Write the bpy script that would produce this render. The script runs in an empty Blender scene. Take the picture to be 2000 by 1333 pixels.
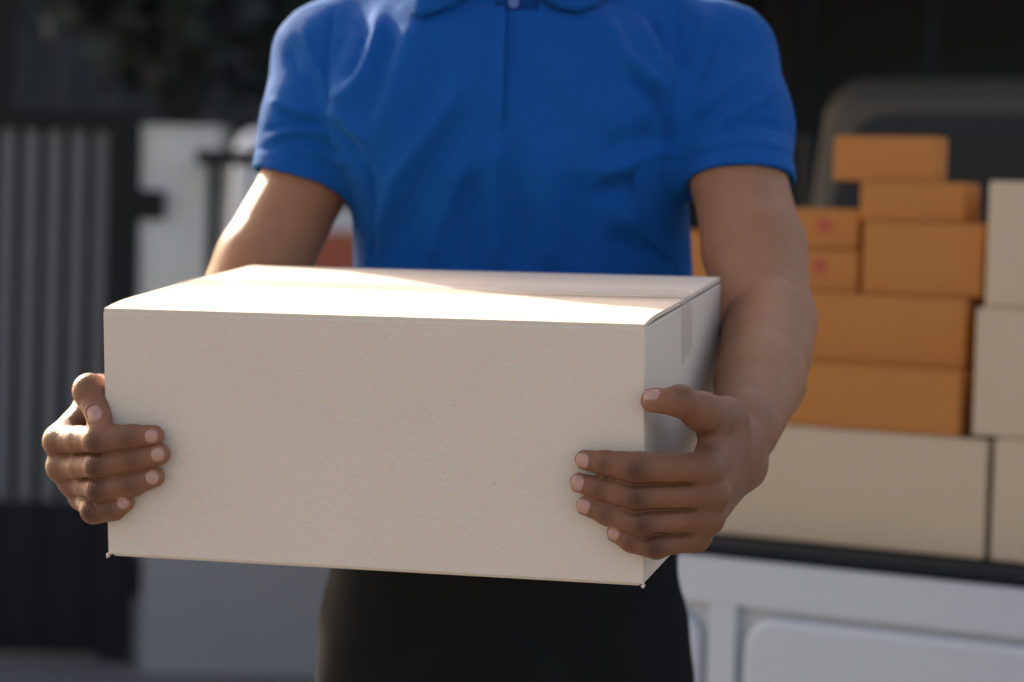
import bpy, bmesh, math, random
import numpy as np
from mathutils import Matrix, Vector
random.seed(4); rng = np.random.default_rng(7)
scn = bpy.context.scene
col = scn.collection
# ------------------------------------------------------------------ camera
FPX, CX, CY = 4836.0, 1000.0, 666.5            # focal length / centre in photograph pixels (2000 wide)
CAM = np.array([0, 0, 1.25]); PITCH = 0.0488; ROLL = 0.030
_r = np.array([[math.cos(ROLL), 0, -math.sin(ROLL)], [0, 1, 0], [math.sin(ROLL), 0, math.cos(ROLL)]])
_p = np.array([[1, 0, 0], [0, math.cos(PITCH), math.sin(PITCH)], [0, -math.sin(PITCH), math.cos(PITCH)]])
RC = _p @ _r                                    # camera frame (right, forward, up) -> world
cam_d = bpy.data.cameras.new('camera'); cam = bpy.data.objects.new('camera', cam_d); col.objects.link(cam)
cam_d.sensor_width = 36; cam_d.lens = 36 * FPX / 2000; cam_d.clip_end = 900; cam_d.clip_start = 0.05
M = Matrix.Identity(4)
for i in range(3):
    M[i][0] = RC[i, 0]; M[i][1] = RC[i, 2]; M[i][2] = -RC[i, 1]; M[i][3] = CAM[i]
cam.matrix_world = M
cam_d.dof.use_dof = True; cam_d.dof.focus_distance = 1.895; cam_d.dof.aperture_fstop = 4.2; cam_d.dof.aperture_blades = 9
scn.camera = cam
# ------------------------------------------------------------------ light
SUN_EL, SUN_AZ = math.radians(26), math.radians(-33.5)     # azimuth measured from +Y (behind the man), negative = left
sd = np.array([math.sin(SUN_AZ) * math.cos(SUN_EL), math.cos(SUN_AZ) * math.cos(SUN_EL), math.sin(SUN_EL)])
w = bpy.data.worlds.new('World'); scn.world = w; w.use_nodes = True
nt = w.node_tree; bg = nt.nodes['Background']
sky = nt.nodes.new('ShaderNodeTexSky'); sky.sky_type = 'NISHITA'; sky.sun_disc = False
sky.sun_elevation = SUN_EL; sky.sun_rotation = SUN_AZ; sky.air_density = .75; sky.dust_density = 4.0; sky.ozone_density = 0.3
nt.links.new(sky.outputs[0], bg.inputs[0]); bg.inputs[1].default_value = 0.13
sun_d = bpy.data.lights.new('sun', 'SUN'); sun_d.energy = 2.6; sun_d.angle = math.radians(0.5); sun_d.color = (1, .98, .96)
sun = bpy.data.objects.new('sun', sun_d); col.objects.link(sun); sun.location = (-4, 4, 8)
sun.rotation_euler = Vector(tuple(sd)).to_track_quat('Z', 'Y').to_euler()
scn.view_settings.view_transform = 'Standard'; scn.view_settings.look = 'None'
scn.view_settings.exposure = 2.06; scn.view_settings.gamma = 1.0
scn.view_settings.use_white_balance = True; scn.view_settings.white_balance_temperature = 7650; scn.view_settings.white_balance_tint = 13   # balanced for open shade
scn.cycles.use_denoising = True
try: scn.cycles.denoiser = 'OPENIMAGEDENOISE'
except Exception: pass
scn.cycles.max_bounces = 8
# ------------------------------------------------------------------ pixel helpers
def ray(px, py): return RC @ np.array([(px - CX) / FPX, 1.0, -(py - CY) / FPX])
def P(px, py, d): return CAM + ray(px, py) * d
def topx(V):
    C = (np.asarray(V) - CAM) @ RC
    return CX + FPX * C[..., 0] / C[..., 1], CY - FPX * C[..., 2] / C[..., 1]
def unit(v): v = np.asarray(v, float); return v / np.linalg.norm(v)
TOCAM = -RC[:, 1]
# ------------------------------------------------------------------ materials
def new_mat(name):
    m = bpy.data.materials.new(name); m.use_nodes = True
    return m, m.node_tree, m.node_tree.nodes['Principled BSDF']
def mat(name, c, rough=.6, var=.12, scale=8., bump=0., bscale=200., metal=0., spec=.5, detail=4, sheen=0., coat=0.):
    m, t, b = new_mat(name); N = t.nodes; L = t.links
    b.inputs['Roughness'].default_value = rough; b.inputs['Metallic'].default_value = metal
    b.inputs['Specular IOR Level'].default_value = spec
    if sheen: b.inputs['Sheen Weight'].default_value = sheen; b.inputs['Sheen Roughness'].default_value = .4
    if coat: b.inputs['Coat Weight'].default_value = coat; b.inputs['Coat Roughness'].default_value = .12
    tc = N.new('ShaderNodeTexCoord')
    n = N.new('ShaderNodeTexNoise'); n.inputs['Scale'].default_value = scale; n.inputs['Detail'].default_value = detail
    L.new(tc.outputs['Object'], n.inputs['Vector'])
    mx = N.new('ShaderNodeMix'); mx.data_type = 'RGBA'
    a = [max(0, x * (1 - var)) for x in c]; d = [min(1, x * (1 + var)) for x in c]
    mx.inputs[6].default_value = (*a, 1); mx.inputs[7].default_value = (*d, 1)
    L.new(n.outputs['Fac'], mx.inputs[0]); L.new(mx.outputs[2], b.inputs['Base Color'])
    if bump:
        n2 = N.new('ShaderNodeTexNoise'); n2.inputs['Scale'].default_value = bscale; n2.inputs['Detail'].default_value = 3
        L.new(tc.outputs['Object'], n2.inputs['Vector'])
        bp = N.new('ShaderNodeBump'); bp.inputs['Strength'].default_value = bump; bp.inputs['Distance'].default_value = .002
        L.new(n2.outputs['Fac'], bp.inputs['Height']); L.new(bp.outputs[0], b.inputs['Normal'])
    return m
def cardboard_mat(name, c, speck=.25):
    m, t, b = new_mat(name); N = t.nodes; L = t.links
    b.inputs['Roughness'].default_value = .78; b.inputs['Specular IOR Level'].default_value = .25
    tc = N.new('ShaderNodeTexCoord')
    n = N.new('ShaderNodeTexNoise'); n.inputs['Scale'].default_value = 7; n.inputs['Detail'].default_value = 5
    mp = N.new('ShaderNodeMapping'); mp.inputs['Scale'].default_value = (60, 240, 240)
    f = N.new('ShaderNodeTexNoise'); f.inputs['Scale'].default_value = 3; f.inputs['Detail'].default_value = 6; f.inputs['Roughness'].default_value = .65
    s = N.new('ShaderNodeTexNoise'); s.inputs['Scale'].default_value = 420; s.inputs['Detail'].default_value = 1
    L.new(tc.outputs['Object'], n.inputs['Vector']); L.new(tc.outputs['Object'], mp.inputs['Vector'])
    L.new(mp.outputs[0], f.inputs['Vector']); L.new(tc.outputs['Object'], s.inputs['Vector'])
    r = N.new('ShaderNodeValToRGB'); r.color_ramp.elements[0].position = .22; r.color_ramp.elements[1].position = .27
    r.color_ramp.elements[0].color = (1 - speck, 1 - speck * 1.1, 1 - speck * 1.2, 1); r.color_ramp.elements[1].color = (1, 1, 1, 1)
    L.new(s.outputs['Fac'], r.inputs[0])
    mx = N.new('ShaderNodeMix'); mx.data_type = 'RGBA'
    mx.inputs[6].default_value = (*[x * .94 for x in c], 1); mx.inputs[7].default_value = (*[x * 1.06 for x in c], 1)
    L.new(n.outputs['Fac'], mx.inputs[0])
    m2 = N.new('ShaderNodeMix'); m2.data_type = 'RGBA'; m2.blend_type = 'OVERLAY'; m2.inputs[0].default_value = .24
    L.new(mx.outputs[2], m2.inputs[6]); L.new(f.outputs['Color'], m2.inputs[7])
    m3 = N.new('ShaderNodeMix'); m3.data_type = 'RGBA'; m3.blend_type = 'MULTIPLY'; m3.inputs[0].default_value = 1
    L.new(m2.outputs[2], m3.inputs[6]); L.new(r.outputs[0], m3.inputs[7])
    L.new(m3.outputs[2], b.inputs['Base Color'])
    bp = N.new('ShaderNodeBump'); bp.inputs['Strength'].default_value = .25; bp.inputs['Distance'].default_value = .0006
    L.new(f.outputs['Fac'], bp.inputs['Height']); L.new(bp.outputs[0], b.inputs['Normal'])
    return m
def skin_mat():
    m, t, b = new_mat('skin'); N = t.nodes; L = t.links
    at = N.new('ShaderNodeAttribute'); at.attribute_name = 'tone'
    tc = N.new('ShaderNodeTexCoord')
    n = N.new('ShaderNodeTexNoise'); n.inputs['Scale'].default_value = 70; n.inputs['Detail'].default_value = 5
    n2 = N.new('ShaderNodeTexNoise'); n2.inputs['Scale'].default_value = 900; n2.inputs['Detail'].default_value = 2
    v = N.new('ShaderNodeTexVoronoi'); v.inputs['Scale'].default_value = 650
    for q in (n, n2, v): L.new(tc.outputs['Object'], q.inputs['Vector'])
    mr = N.new('ShaderNodeMapRange'); mr.inputs['To Min'].default_value = .86; mr.inputs['To Max'].default_value = 1.14
    L.new(n.outputs['Fac'], mr.inputs[0])
    mx = N.new('ShaderNodeVectorMath'); mx.operation = 'SCALE'
    L.new(at.outputs['Color'], mx.inputs[0]); L.new(mr.outputs[0], mx.inputs[3])
    L.new(mx.outputs[0], b.inputs['Base Color'])
    b.inputs['Roughness'].default_value = .5; b.inputs['Specular IOR Level'].default_value = .24
    b.inputs['Subsurface Weight'].default_value = .12; b.inputs['Subsurface Radius'].default_value = (.8, .3, .15); b.inputs['Subsurface Scale'].default_value = .006
    ad = N.new('ShaderNodeMath'); ad.operation = 'ADD'
    L.new(v.outputs['Distance'], ad.inputs[0]); L.new(n2.outputs['Fac'], ad.inputs[1])
    bp = N.new('ShaderNodeBump'); bp.inputs['Strength'].default_value = .5; bp.inputs['Distance'].default_value = .001
    L.new(ad.outputs[0], bp.inputs['Height']); L.new(bp.outputs[0], b.inputs['Normal'])
    return m
def knit_mat(name, c):
    m, t, b = new_mat(name); N = t.nodes; L = t.links
    b.inputs['Roughness'].default_value = .8; b.inputs['Specular IOR Level'].default_value = .05
    b.inputs['Sheen Weight'].default_value = .10; b.inputs['Sheen Roughness'].default_value = .35; b.inputs['Sheen Tint'].default_value = (.35, .75, 1, 1)
    tc = N.new('ShaderNodeTexCoord')
    n = N.new('ShaderNodeTexNoise'); n.inputs['Scale'].default_value = 9; n.inputs['Detail'].default_value = 5
    L.new(tc.outputs['Object'], n.inputs['Vector'])
    mx = N.new('ShaderNodeMix'); mx.data_type = 'RGBA'
    mx.inputs[6].default_value = (*[x * .86 for x in c], 1); mx.inputs[7].default_value = (*[x * 1.1 for x in c], 1)
    L.new(n.outputs['Fac'], mx.inputs[0]); L.new(mx.outputs[2], b.inputs['Base Color'])
    v = N.new('ShaderNodeTexVoronoi'); v.inputs['Scale'].default_value = 720; L.new(tc.outputs['Object'], v.inputs['Vector'])
    bp = N.new('ShaderNodeBump'); bp.inputs['Strength'].default_value = .35; bp.inputs['Distance'].default_value = .0012
    L.new(v.outputs['Distance'], bp.inputs['Height']); L.new(bp.outputs[0], b.inputs['Normal'])
    return m
SP = .15
MT = dict(
    card=cardboard_mat('pale_cardboard', (.545, .44, .345)),
    orange=cardboard_mat('orange_cardboard', (.40, .145, .033), .15),
    beige=cardboard_mat('beige_cardboard', (.46, .34, .22), .15),
    skin=skin_mat(), shirt=knit_mat('blue_pique', (.0000, .062, .225)),
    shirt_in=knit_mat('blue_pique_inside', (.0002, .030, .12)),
    trousers=mat('black_twill', (.0105, .0107, .011), 1., .15, 20, .25, 900, spec=.03),
    nail=mat('nail', (.37, .185, .13), .33, .06, 60, spec=.4),
    hair=mat('black_hair', (.012, .010, .009), .5, .3, 60, .6, 300),
    eye=mat('eye_white', (.25, .22, .20), .2), shoe=mat('black_leather', (.02, .02, .02), .4, .2, 20),
    btn=mat('blue_button', (.03, .07, .22), .3),
    tape=None,
    gate=mat('black_gate_paint', (.0085, .009, .0095), .5, .2, 6, spec=SP), slat=mat('grey_slat', (.135, .133, .132), .5, .12, 6, spec=SP),
    pillar=None, panel=mat('grey_panel', (.25, .238, .225), .6, .15, 3),
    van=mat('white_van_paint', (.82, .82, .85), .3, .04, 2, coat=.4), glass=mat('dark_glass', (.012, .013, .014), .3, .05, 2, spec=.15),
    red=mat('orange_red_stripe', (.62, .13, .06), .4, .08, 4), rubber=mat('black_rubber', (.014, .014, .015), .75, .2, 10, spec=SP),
    truck=mat('white_truck_paint', (.43, .43, .435), .38, .04, 2.2, coat=.25), cab=mat('shaded_cab_paint', (.042, .038, .03), .6, .1, 3, spec=.2),  # cab: white paint darkened to taupe, deep shade put into its colour
    steel=mat('wheel_steel', (.35, .35, .36), .4, .1, 5, metal=.8), lamp_red=mat('red_lens', (.4, .02, .015), .2, .05, 9),
    wall=mat('dark_wall_sheet', (.042, .045, .047), .7, .25, 1.5, spec=SP), black=mat('carport_black', (.028, .029, .030), .85, .2, 2, spec=SP),
    bark=mat('dark_bark', (.012, .011, .010), .9, .3, 12, .5, 40), leaf=mat('dark_leaf', (.012, .021, .009), .6, .35, 3),
    ground=None, print_red=mat('red_print', (.42, .06, .03), .7, .15, 40), seat=mat('seat_grey', (.05, .055, .06), .8, .1, 5),
)
def pillar_mat():
    m, t, b = new_mat('two_tone_pillar'); N = t.nodes; L = t.links
    b.inputs['Roughness'].default_value = .8
    tc = N.new('ShaderNodeTexCoord'); sp = N.new('ShaderNodeSeparateXYZ'); L.new(tc.outputs['Object'], sp.inputs[0])
    gt = N.new('ShaderNodeMath'); gt.operation = 'GREATER_THAN'; gt.inputs[1].default_value = .74; L.new(sp.outputs['Z'], gt.inputs[0])  # darker tone below this height
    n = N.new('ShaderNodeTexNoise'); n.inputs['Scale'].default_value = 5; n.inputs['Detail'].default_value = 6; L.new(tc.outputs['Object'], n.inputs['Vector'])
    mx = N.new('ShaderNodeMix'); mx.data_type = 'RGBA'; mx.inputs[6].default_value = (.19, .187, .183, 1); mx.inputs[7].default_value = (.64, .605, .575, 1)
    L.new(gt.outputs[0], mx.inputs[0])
    m2 = N.new('ShaderNodeMix'); m2.data_type = 'RGBA'; m2.blend_type = 'OVERLAY'; m2.inputs[0].default_value = .25
    L.new(mx.outputs[2], m2.inputs[6]); L.new(n.outputs['Color'], m2.inputs[7]); L.new(m2.outputs[2], b.inputs['Base Color'])
    return m
def tape_mat():
    m, t, b = new_mat('clear_tape'); N = t.nodes; L = t.links
    b.inputs['Base Color'].default_value = (.66, .62, .58, 1); b.inputs['Roughness'].default_value = .12
    b.inputs['Specular IOR Level'].default_value = .7; b.inputs['Coat Weight'].default_value = .5
    tr = N.new('ShaderNodeBsdfTransparent'); ms = N.new('ShaderNodeMixShader'); ms.inputs[0].default_value = .30
    tc = N.new('ShaderNodeTexCoord'); n = N.new('ShaderNodeTexNoise'); n.inputs['Scale'].default_value = 45; L.new(tc.outputs['Object'], n.inputs['Vector'])
    bp = N.new('ShaderNodeBump'); bp.inputs['Strength'].default_value = .5; bp.inputs['Distance'].default_value = .002
    L.new(n.outputs['Fac'], bp.inputs['Height']); L.new(bp.outputs[0], b.inputs['Normal'])
    L.new(tr.outputs[0], ms.inputs[1]); L.new(b.outputs[0], ms.inputs[2]); L.new(ms.outputs[0], N['Material Output'].inputs[0])
    return m
def ground_mat():
    m, t, b = new_mat('concrete_ground'); N = t.nodes; L = t.links
    b.inputs['Roughness'].default_value = .9
    tc = N.new('ShaderNodeTexCoord')
    n = N.new('ShaderNodeTexNoise'); n.inputs['Scale'].default_value = .8; n.inputs['Detail'].default_value = 8; n.inputs['Roughness'].default_value = .65
    g = N.new('ShaderNodeTexNoise'); g.inputs['Scale'].default_value = 90; g.inputs['Detail'].default_value = 3
    for q in (n, g): L.new(tc.outputs['Object'], q.inputs['Vector'])
    r = N.new('ShaderNodeValToRGB'); r.color_ramp.elements[0].color = (.10, .097, .092, 1); r.color_ramp.elements[1].color = (.20, .19, .175, 1)
    r.color_ramp.elements[0].position = .3; r.color_ramp.elements[1].position = .7
    L.new(n.outputs['Fac'], r.inputs[0])
    m2 = N.new('ShaderNodeMix'); m2.data_type = 'RGBA'; m2.blend_type = 'OVERLAY'; m2.inputs[0].default_value = .3
    L.new(r.outputs[0], m2.inputs[6]); L.new(g.outputs['Color'], m2.inputs[7]); L.new(m2.outputs[2], b.inputs['Base Color'])
    bp = N.new('ShaderNodeBump'); bp.inputs['Strength'].default_value = .4; bp.inputs['Distance'].default_value = .004
    L.new(g.outputs['Fac'], bp.inputs['Height']); L.new(bp.outputs[0], b.inputs['Normal'])
    return m
MT['pillar'] = pillar_mat(); MT['tape'] = tape_mat(); MT['ground'] = ground_mat()
# ------------------------------------------------------------------ object helpers
def link(name, me, m=None, parent=None, smooth=False):
    o = bpy.data.objects.new(name, me); col.objects.link(o)
    if m and not me.materials: me.materials.append(m)
    if smooth: me.polygons.foreach_set('use_smooth', [True] * len(me.polygons))
    if parent is not None: o.parent = parent
    return o
def tag(o, label, cat, group=None):
    o['label'] = label; o['category'] = cat
    if group: o['group'] = group
    return o
def empty(name, loc, rz=0.):
    o = bpy.data.objects.new(name, None); col.objects.link(o); o.location = loc; o.rotation_euler = (0, 0, rz); o.empty_display_size = .1
    return o
def bm_box(bm, lo, hi, bev=0., seg=2):
    r = bmesh.ops.create_cube(bm, size=1.0); vs = r['verts']
    lo = np.array(lo, float); hi = np.array(hi, float)
    for v in vs: v.co = Vector(tuple((lo + hi) / 2 + np.array(v.co) * (hi - lo)))
    if bev:
        es = list({e for v in vs for e in v.link_edges})
        bmesh.ops.bevel(bm, geom=es, offset=bev, segments=seg, profile=.5, affect='EDGES')
def fin(bm, name, m, parent=None, smooth=False, mw=None):
    me = bpy.data.meshes.new(name); bm.to_mesh(me); bm.free()
    o = link(name, me, m, parent, smooth)
    if mw is not None: o.matrix_local = mw
    return o
def box(name, lo, hi, m, parent=None, bev=.0, seg=2, mw=None):
    bm = bmesh.new(); bm_box(bm, lo, hi, bev, seg); return fin(bm, name, m, parent, False, mw)
def tube(bm, pts, rad, n=10):
    rings = []
    for i, p in enumerate(pts):
        d = unit(np.array(pts[min(i + 1, len(pts) - 1)]) - np.array(pts[max(i - 1, 0)]))
        a = unit(np.cross(d, [0.31, .9, .3])); b = np.cross(d, a)
        rings.append([bm.verts.new(tuple(np.array(p) + rad[i] * (math.cos(t) * a + math.sin(t) * b))) for t in np.linspace(0, 2 * math.pi, n, endpoint=False)])
    for r1, r2 in zip(rings, rings[1:]):
        for k in range(n): bm.faces.new((r1[k], r1[(k + 1) % n], r2[(k + 1) % n], r2[k]))
    bm.faces.new(rings[0][::-1]); bm.faces.new(rings[-1])
# ================================================================== GROUND
bm = bmesh.new(); bmesh.ops.create_grid(bm, x_segments=1, y_segments=1, size=350)
g = fin(bm, 'ground', MT['ground']); g['kind'] = 'structure'
# ================================================================== HELD BOX
def Reul(rx, ry, rz):
    c, s = math.cos, math.sin
    X = np.array([[1, 0, 0], [0, c(rx), -s(rx)], [0, s(rx), c(rx)]]); Y = np.array([[c(ry), 0, s(ry)], [0, 1, 0], [-s(ry), 0, c(ry)]]); Z = np.array([[c(rz), -s(rz), 0], [s(rz), c(rz), 0], [0, 0, 1]])
    return Z @ X @ Y
BW, BH, BD = .44, .20384, .33198
RB = RC @ Reul(.12325452, .03137322, -.25713468)
BQ = CAM + RC @ np.array([-.11279937, 1.92847108, -.07947445])     # centre of the front face
NF = -RB[:, 1]                                                       # outward normal of the front face
def bl(x, y, z): return BQ + RB @ np.array([x, y, z])
def Fr(px, py, off):
    d = ray(px, py); t = (off + np.dot(NF, BQ - CAM)) / np.dot(NF, d); return CAM + t * d
bmat = Matrix.Identity(4)
for i in range(3):
    for j in range(3): bmat[i][j] = RB[i, j]
    bmat[i][3] = BQ[i]
held = empty('cardboard_box', (0, 0, 0)); held.matrix_world = bmat
tag(held, 'pale closed cardboard box with taped lid held in both hands', 'box')
def wavy_slab(name, x0, x1, y0, y1, z, th, m, parent, bulge=0., nx=24, ny=8, edge=.0, lift=None):
    bm = bmesh.new(); T = []; B = []
    for i in range(nx + 1):
        rt, rb = [], []
        for j in range(ny + 1):
            u, v = i / nx, j / ny; x = x0 + (x1 - x0) * u; y = y0 + (y1 - y0) * v
            dz = bulge * math.sin(math.pi * min(1, max(0, u))) ** .6 * math.sin(math.pi * v) ** .8
            if lift: dz += lift(u, v)
            rt.append(bm.verts.new((x, y, z + th + dz))); rb.append(bm.verts.new((x, y, z + dz)))
        T.append(rt); B.append(rb)
    for i in range(nx):
        for j in range(ny):
            bm.faces.new((T[i][j], T[i + 1][j], T[i + 1][j + 1], T[i][j + 1])); bm.faces.new((B[i][j], B[i][j + 1], B[i + 1][j + 1], B[i + 1][j]))
    for i in range(nx):
        bm.faces.new((B[i][0], B[i + 1][0], T[i + 1][0], T[i][0])); bm.faces.new((T[i][ny], T[i + 1][ny], B[i + 1][ny], B[i][ny]))
    for j in range(ny):
        bm.faces.new((T[0][j], T[0][j + 1], B[0][j + 1], B[0][j])); bm.faces.new((B[nx][j], B[nx][j + 1], T[nx][j + 1], T[nx][j]))
    if edge:
        es = [e for e in bm.edges if len(e.link_faces) == 2 and e.calc_face_angle(0) > 1.]
        bmesh.ops.bevel(bm, geom=es, offset=edge, segments=2, profile=.5, affect='EDGES')
    return fin(bm, name, m, parent)
TH = .0034
z1 = BH / 2 - TH - .0018
bm = bmesh.new(); bm_box(bm, (-BW / 2, 0, -BH / 2 + .0019), (BW / 2, BD, z1), .0014, 2)
# hand-made waviness so that faces are not perfectly flat
bmesh.ops.subdivide_edges(bm, edges=[e for e in bm.edges if e.calc_length() > .15], cuts=14, use_grid_fill=True)
for v in bm.verts:
    x, y, z = v.co
    if y < .002: v.co.y += .0011 * math.sin(9 * x + 1.1) * math.cos(14 * z + .4) * max(0, 1 - (abs(z) / (BH / 2)) ** 4)
    if abs(x - BW / 2) < .002: v.co.x += .0012 * math.sin(11 * y) * max(0, 1 - (abs(z) / (BH / 2)) ** 4)
fin(bm, 'side_walls', MT['card'], held)
ym = BD / 2
lf = lambda u, v: .0016 * math.sin(u * 5 + .6) * v - .0030 * (1 - min(1, v / .3)) ** 2
wavy_slab('top_flap', -BW / 2 + .001, BW / 2 - .0006, .0004, ym - .0012, z1 + .0024, TH, MT['card'], held, .002, 40, 12, .0008, lift=lf)
wavy_slab('top_flap', -BW / 2 + .001, BW / 2 - .0006, ym + .0012, BD - .0004, z1 + .0024, TH, MT['card'], held, .0015, 40, 12, .0008, lift=lambda u, v: .0012 * math.sin(u * 4 + 2) * (1 - v))
wavy_slab('bottom_flap', -BW / 2 + .004, BW / 2 - .004, .003, ym - .001, -BH / 2 + .0003, .0015, MT['card'], held, 0, 6, 4)
wavy_slab('bottom_flap', -BW / 2 + .004, BW / 2 - .004, ym + .001, BD - .003, -BH / 2 + .0003, .0015, MT['card'], held, 0, 6, 4)
for sx in (-1, 1):       # crumpled corner tabs where the bottom flaps fold
    bm = bmesh.new(); c = .0021
    bm_box(bm, (sx * BW / 2 - c, .0002, -BH / 2 - .0012), (sx * BW / 2 + .0002, .006, -BH / 2 + .0025), .0012, 2)
    for v in bm.verts: v.co += Vector(rng.normal(0, .0003, 3))
    fin(bm, 'corner_tab', MT['card'], held)
# tape: strip over the seam and down both ends
tw = .024
zt = z1 + .0024 + TH + .0021
bm = bmesh.new(); prof = []
for s, zz in ((-1, None),):
    pass
path = [(-BW / 2 - .0016, z1 - .040), (-BW / 2 - .0016, z1 + .004), (-BW / 2 + .002, zt + .0006)] + [(x, zt + .0008 * math.sin(x * 40) * .3 + .0010) for x in np.linspace(-BW / 2 + .02, BW / 2 - .02, 30)] + [(BW / 2 - .002, zt + .0004), (BW / 2 + .0018, z1 + .004)] + [(BW / 2 + .0019 + .0004 * math.sin(k), z1 - .006 * k) for k in range(1, 8)]
rows = []
for k, (x, z) in enumerate(path):
    rows.append([bm.verts.new((x, ym + tw * q + (0 if k not in (0,) else 0), z + (0.004 * q * (k == len(path) - 1)) + .0007 * math.sin(q * 9 + k) * (k > 33))) for q in (-1, -.5, -.12, .12, .5, 1)])
for r1, r2 in zip(rows, rows[1:]):
    for a, b, c, d in zip(r1, r1[1:], r2[1:], r2): bm.faces.new((a, b, c, d))
fin(bm, 'packing_tape', MT['tape'], held, True)
# ================================================================== SDF TOOLKIT
F32 = np.float32
def cone(p, a, b, r1, r2, n=None, s=1.):
    a = np.asarray(a, F32); b = np.asarray(b, F32); ba = b - a
    pa = p - a; t = np.clip(pa @ ba / max(float(ba @ ba), 1e-12), 0, 1).astype(F32)
    q = pa - t[:, None] * ba; d2 = np.einsum('ij,ij->i', q, q)
    if n is not None:
        qn = q @ np.asarray(n, F32); d2 = d2 + F32(s * s - 1) * qn * qn
    return np.sqrt(d2) - (r1 + (r2 - r1) * t).astype(F32)
def ell(p, c, r, R=None):
    q = p - np.asarray(c, F32)
    if R is not None: q = q @ np.asarray(R, F32)
    r = np.asarray(r, F32); k = np.linalg.norm(q / r, axis=1)
    return ((k - 1) * r.min()).astype(F32)
def smin(a, b, k):
    h = np.maximum(k - np.abs(a - b), 0) / k
    return np.minimum(a, b) - h * h * F32(k * .25)
def smax(a, b, k): return -smin(-a, -b, k)
def surface(f, lo, hi, h, slack=1.7, B=8):
    """surface nets on the active blocks of a sparse grid"""
    lo = np.asarray(lo, float); n = np.ceil((np.asarray(hi, float) - lo) / (h * B)).astype(int)
    I = np.stack(np.meshgrid(*[np.arange(k) for k in n], indexing='ij'), -1).reshape(-1, 3)
    ctr = (lo + (I + .5) * B * h).astype(F32)
    d = np.concatenate([f(c) for c in np.array_split(ctr, max(1, len(ctr) // 200000 + 1))])
    I = I[np.abs(d) < B * h * .87 * slack]
    loc = np.stack(np.meshgrid(*[np.arange(B + 1)] * 3, indexing='ij'), -1).reshape(-1, 3)
    V = {}; keys = []; verts = []; blocks = []
    N = (n * B + 4).astype(np.int64)
    key = lambda c: ((c[..., 0] + 1) * N[1] + (c[..., 1] + 1)) * N[2] + (c[..., 2] + 1)
    EQ = []
    for Ib in np.array_split(I, max(1, len(I) // 400 + 1)):
        if not len(Ib): continue
        base = Ib[:, None, :] * B
        pts = (lo + (base + loc[None]) * h).reshape(-1, 3).astype(F32)
        S = f(pts).reshape(len(Ib), B + 1, B + 1, B + 1)
        neg = S < 0
        cnt = sum(neg[:, i:i + B, j:j + B, k:k + B].astype(np.int8) for i in (0, 1) for j in (0, 1) for k in (0, 1))
        act = (cnt > 0) & (cnt < 8)
        bi, ci, cj, ck = np.nonzero(act)
        acc = np.zeros((len(bi), 3)); m = np.zeros(len(bi))
        corner = lambda o: S[bi, ci + o[0], cj + o[1], ck + o[2]]
        for ax in range(3):
            o1, o2 = [k for k in range(3) if k != ax]
            for u in (0, 1):
                for v in (0, 1):
                    a = [0, 0, 0]; a[o1] = u; a[o2] = v; b = list(a); b[ax] = 1
                    sa, sb = corner(a), corner(b); x = (sa < 0) != (sb < 0)
                    t = np.where(x, sa / np.where(x, sa - sb, 1), 0)
                    pp = np.tile(np.array(a, float), (len(bi), 1)); pp[:, ax] = t
                    acc += np.where(x[:, None], pp, 0); m += x
        cell = Ib[bi] * B + np.stack([ci, cj, ck], 1)
        keys.append(key(cell)); verts.append(lo + (cell + acc / m[:, None]) * h)
        for ax in range(3):
            sl = [slice(0, B)] * 3; sl2 = list(sl); sl2[ax] = slice(1, B + 1)
            A = neg[(slice(None), *sl)]; C = neg[(slice(None), *sl2)]
            bi2, i, j, k = np.nonzero(A != C)
            g0 = Ib[bi2] * B + np.stack([i, j, k], 1)
            EQ.append((ax, g0, A[bi2, i, j, k]))
    keys = np.concatenate(keys); verts = np.concatenate(verts)
    o = np.argsort(keys); keys = keys[o]; verts = verts[o]
    faces = []
    for ax, g0, ins in EQ:
        o1, o2 = (ax + 1) % 3, (ax + 2) % 3
        q = []
        ok = np.ones(len(g0), bool)
        for u, v in ((-1, -1), (0, -1), (0, 0), (-1, 0)):
            c = g0.copy(); c[:, o1] += u; c[:, o2] += v
            kk = key(c); ix = np.clip(np.searchsorted(keys, kk), 0, len(keys) - 1); ok &= keys[ix] == kk; q.append(ix)
        q = np.stack(q, 1)
        q = np.where(ins[:, None], q, q[:, ::-1])
        faces.append(q[ok])
    return verts, np.concatenate(faces)
def vnormals(v, f):
    n = np.zeros_like(v); a = v[f[:, 0]]; fn = np.cross(v[f[:, 2]] - a, v[f[:, 3]] - v[f[:, 1]])
    for k in range(4): np.add.at(n, f[:, k], fn)
    return n / (np.linalg.norm(n, axis=1, keepdims=True) + 1e-12)
def relax(v, f, it=1, lam=.5):
    e = np.concatenate([f[:, [0, 1]], f[:, [1, 2]], f[:, [2, 3]], f[:, [3, 0]]])
    cnt = np.zeros(len(v)); np.add.at(cnt, e[:, 0], 1); np.add.at(cnt, e[:, 1], 1); cnt = np.maximum(cnt, 1)
    for _ in range(it):
        s = np.zeros_like(v); np.add.at(s, e[:, 0], v[e[:, 1]]); np.add.at(s, e[:, 1], v[e[:, 0]])
        v = v + lam * (s / cnt[:, None] - v)
    return v
def to_mesh(name, v, f, m):
    me = bpy.data.meshes.new(name)
    me.vertices.add(len(v)); me.vertices.foreach_set('co', v.astype(F32).ravel())
    me.loops.add(f.size); me.loops.foreach_set('vertex_index', f.ravel().astype(np.int32))
    me.polygons.add(len(f)); me.polygons.foreach_set('loop_start', np.arange(0, f.size, 4, dtype=np.int32))
    me.polygons.foreach_set('use_smooth', np.ones(len(f), bool))
    me.update(calc_edges=True); me.validate(); me.materials.append(m)
    return me
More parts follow.
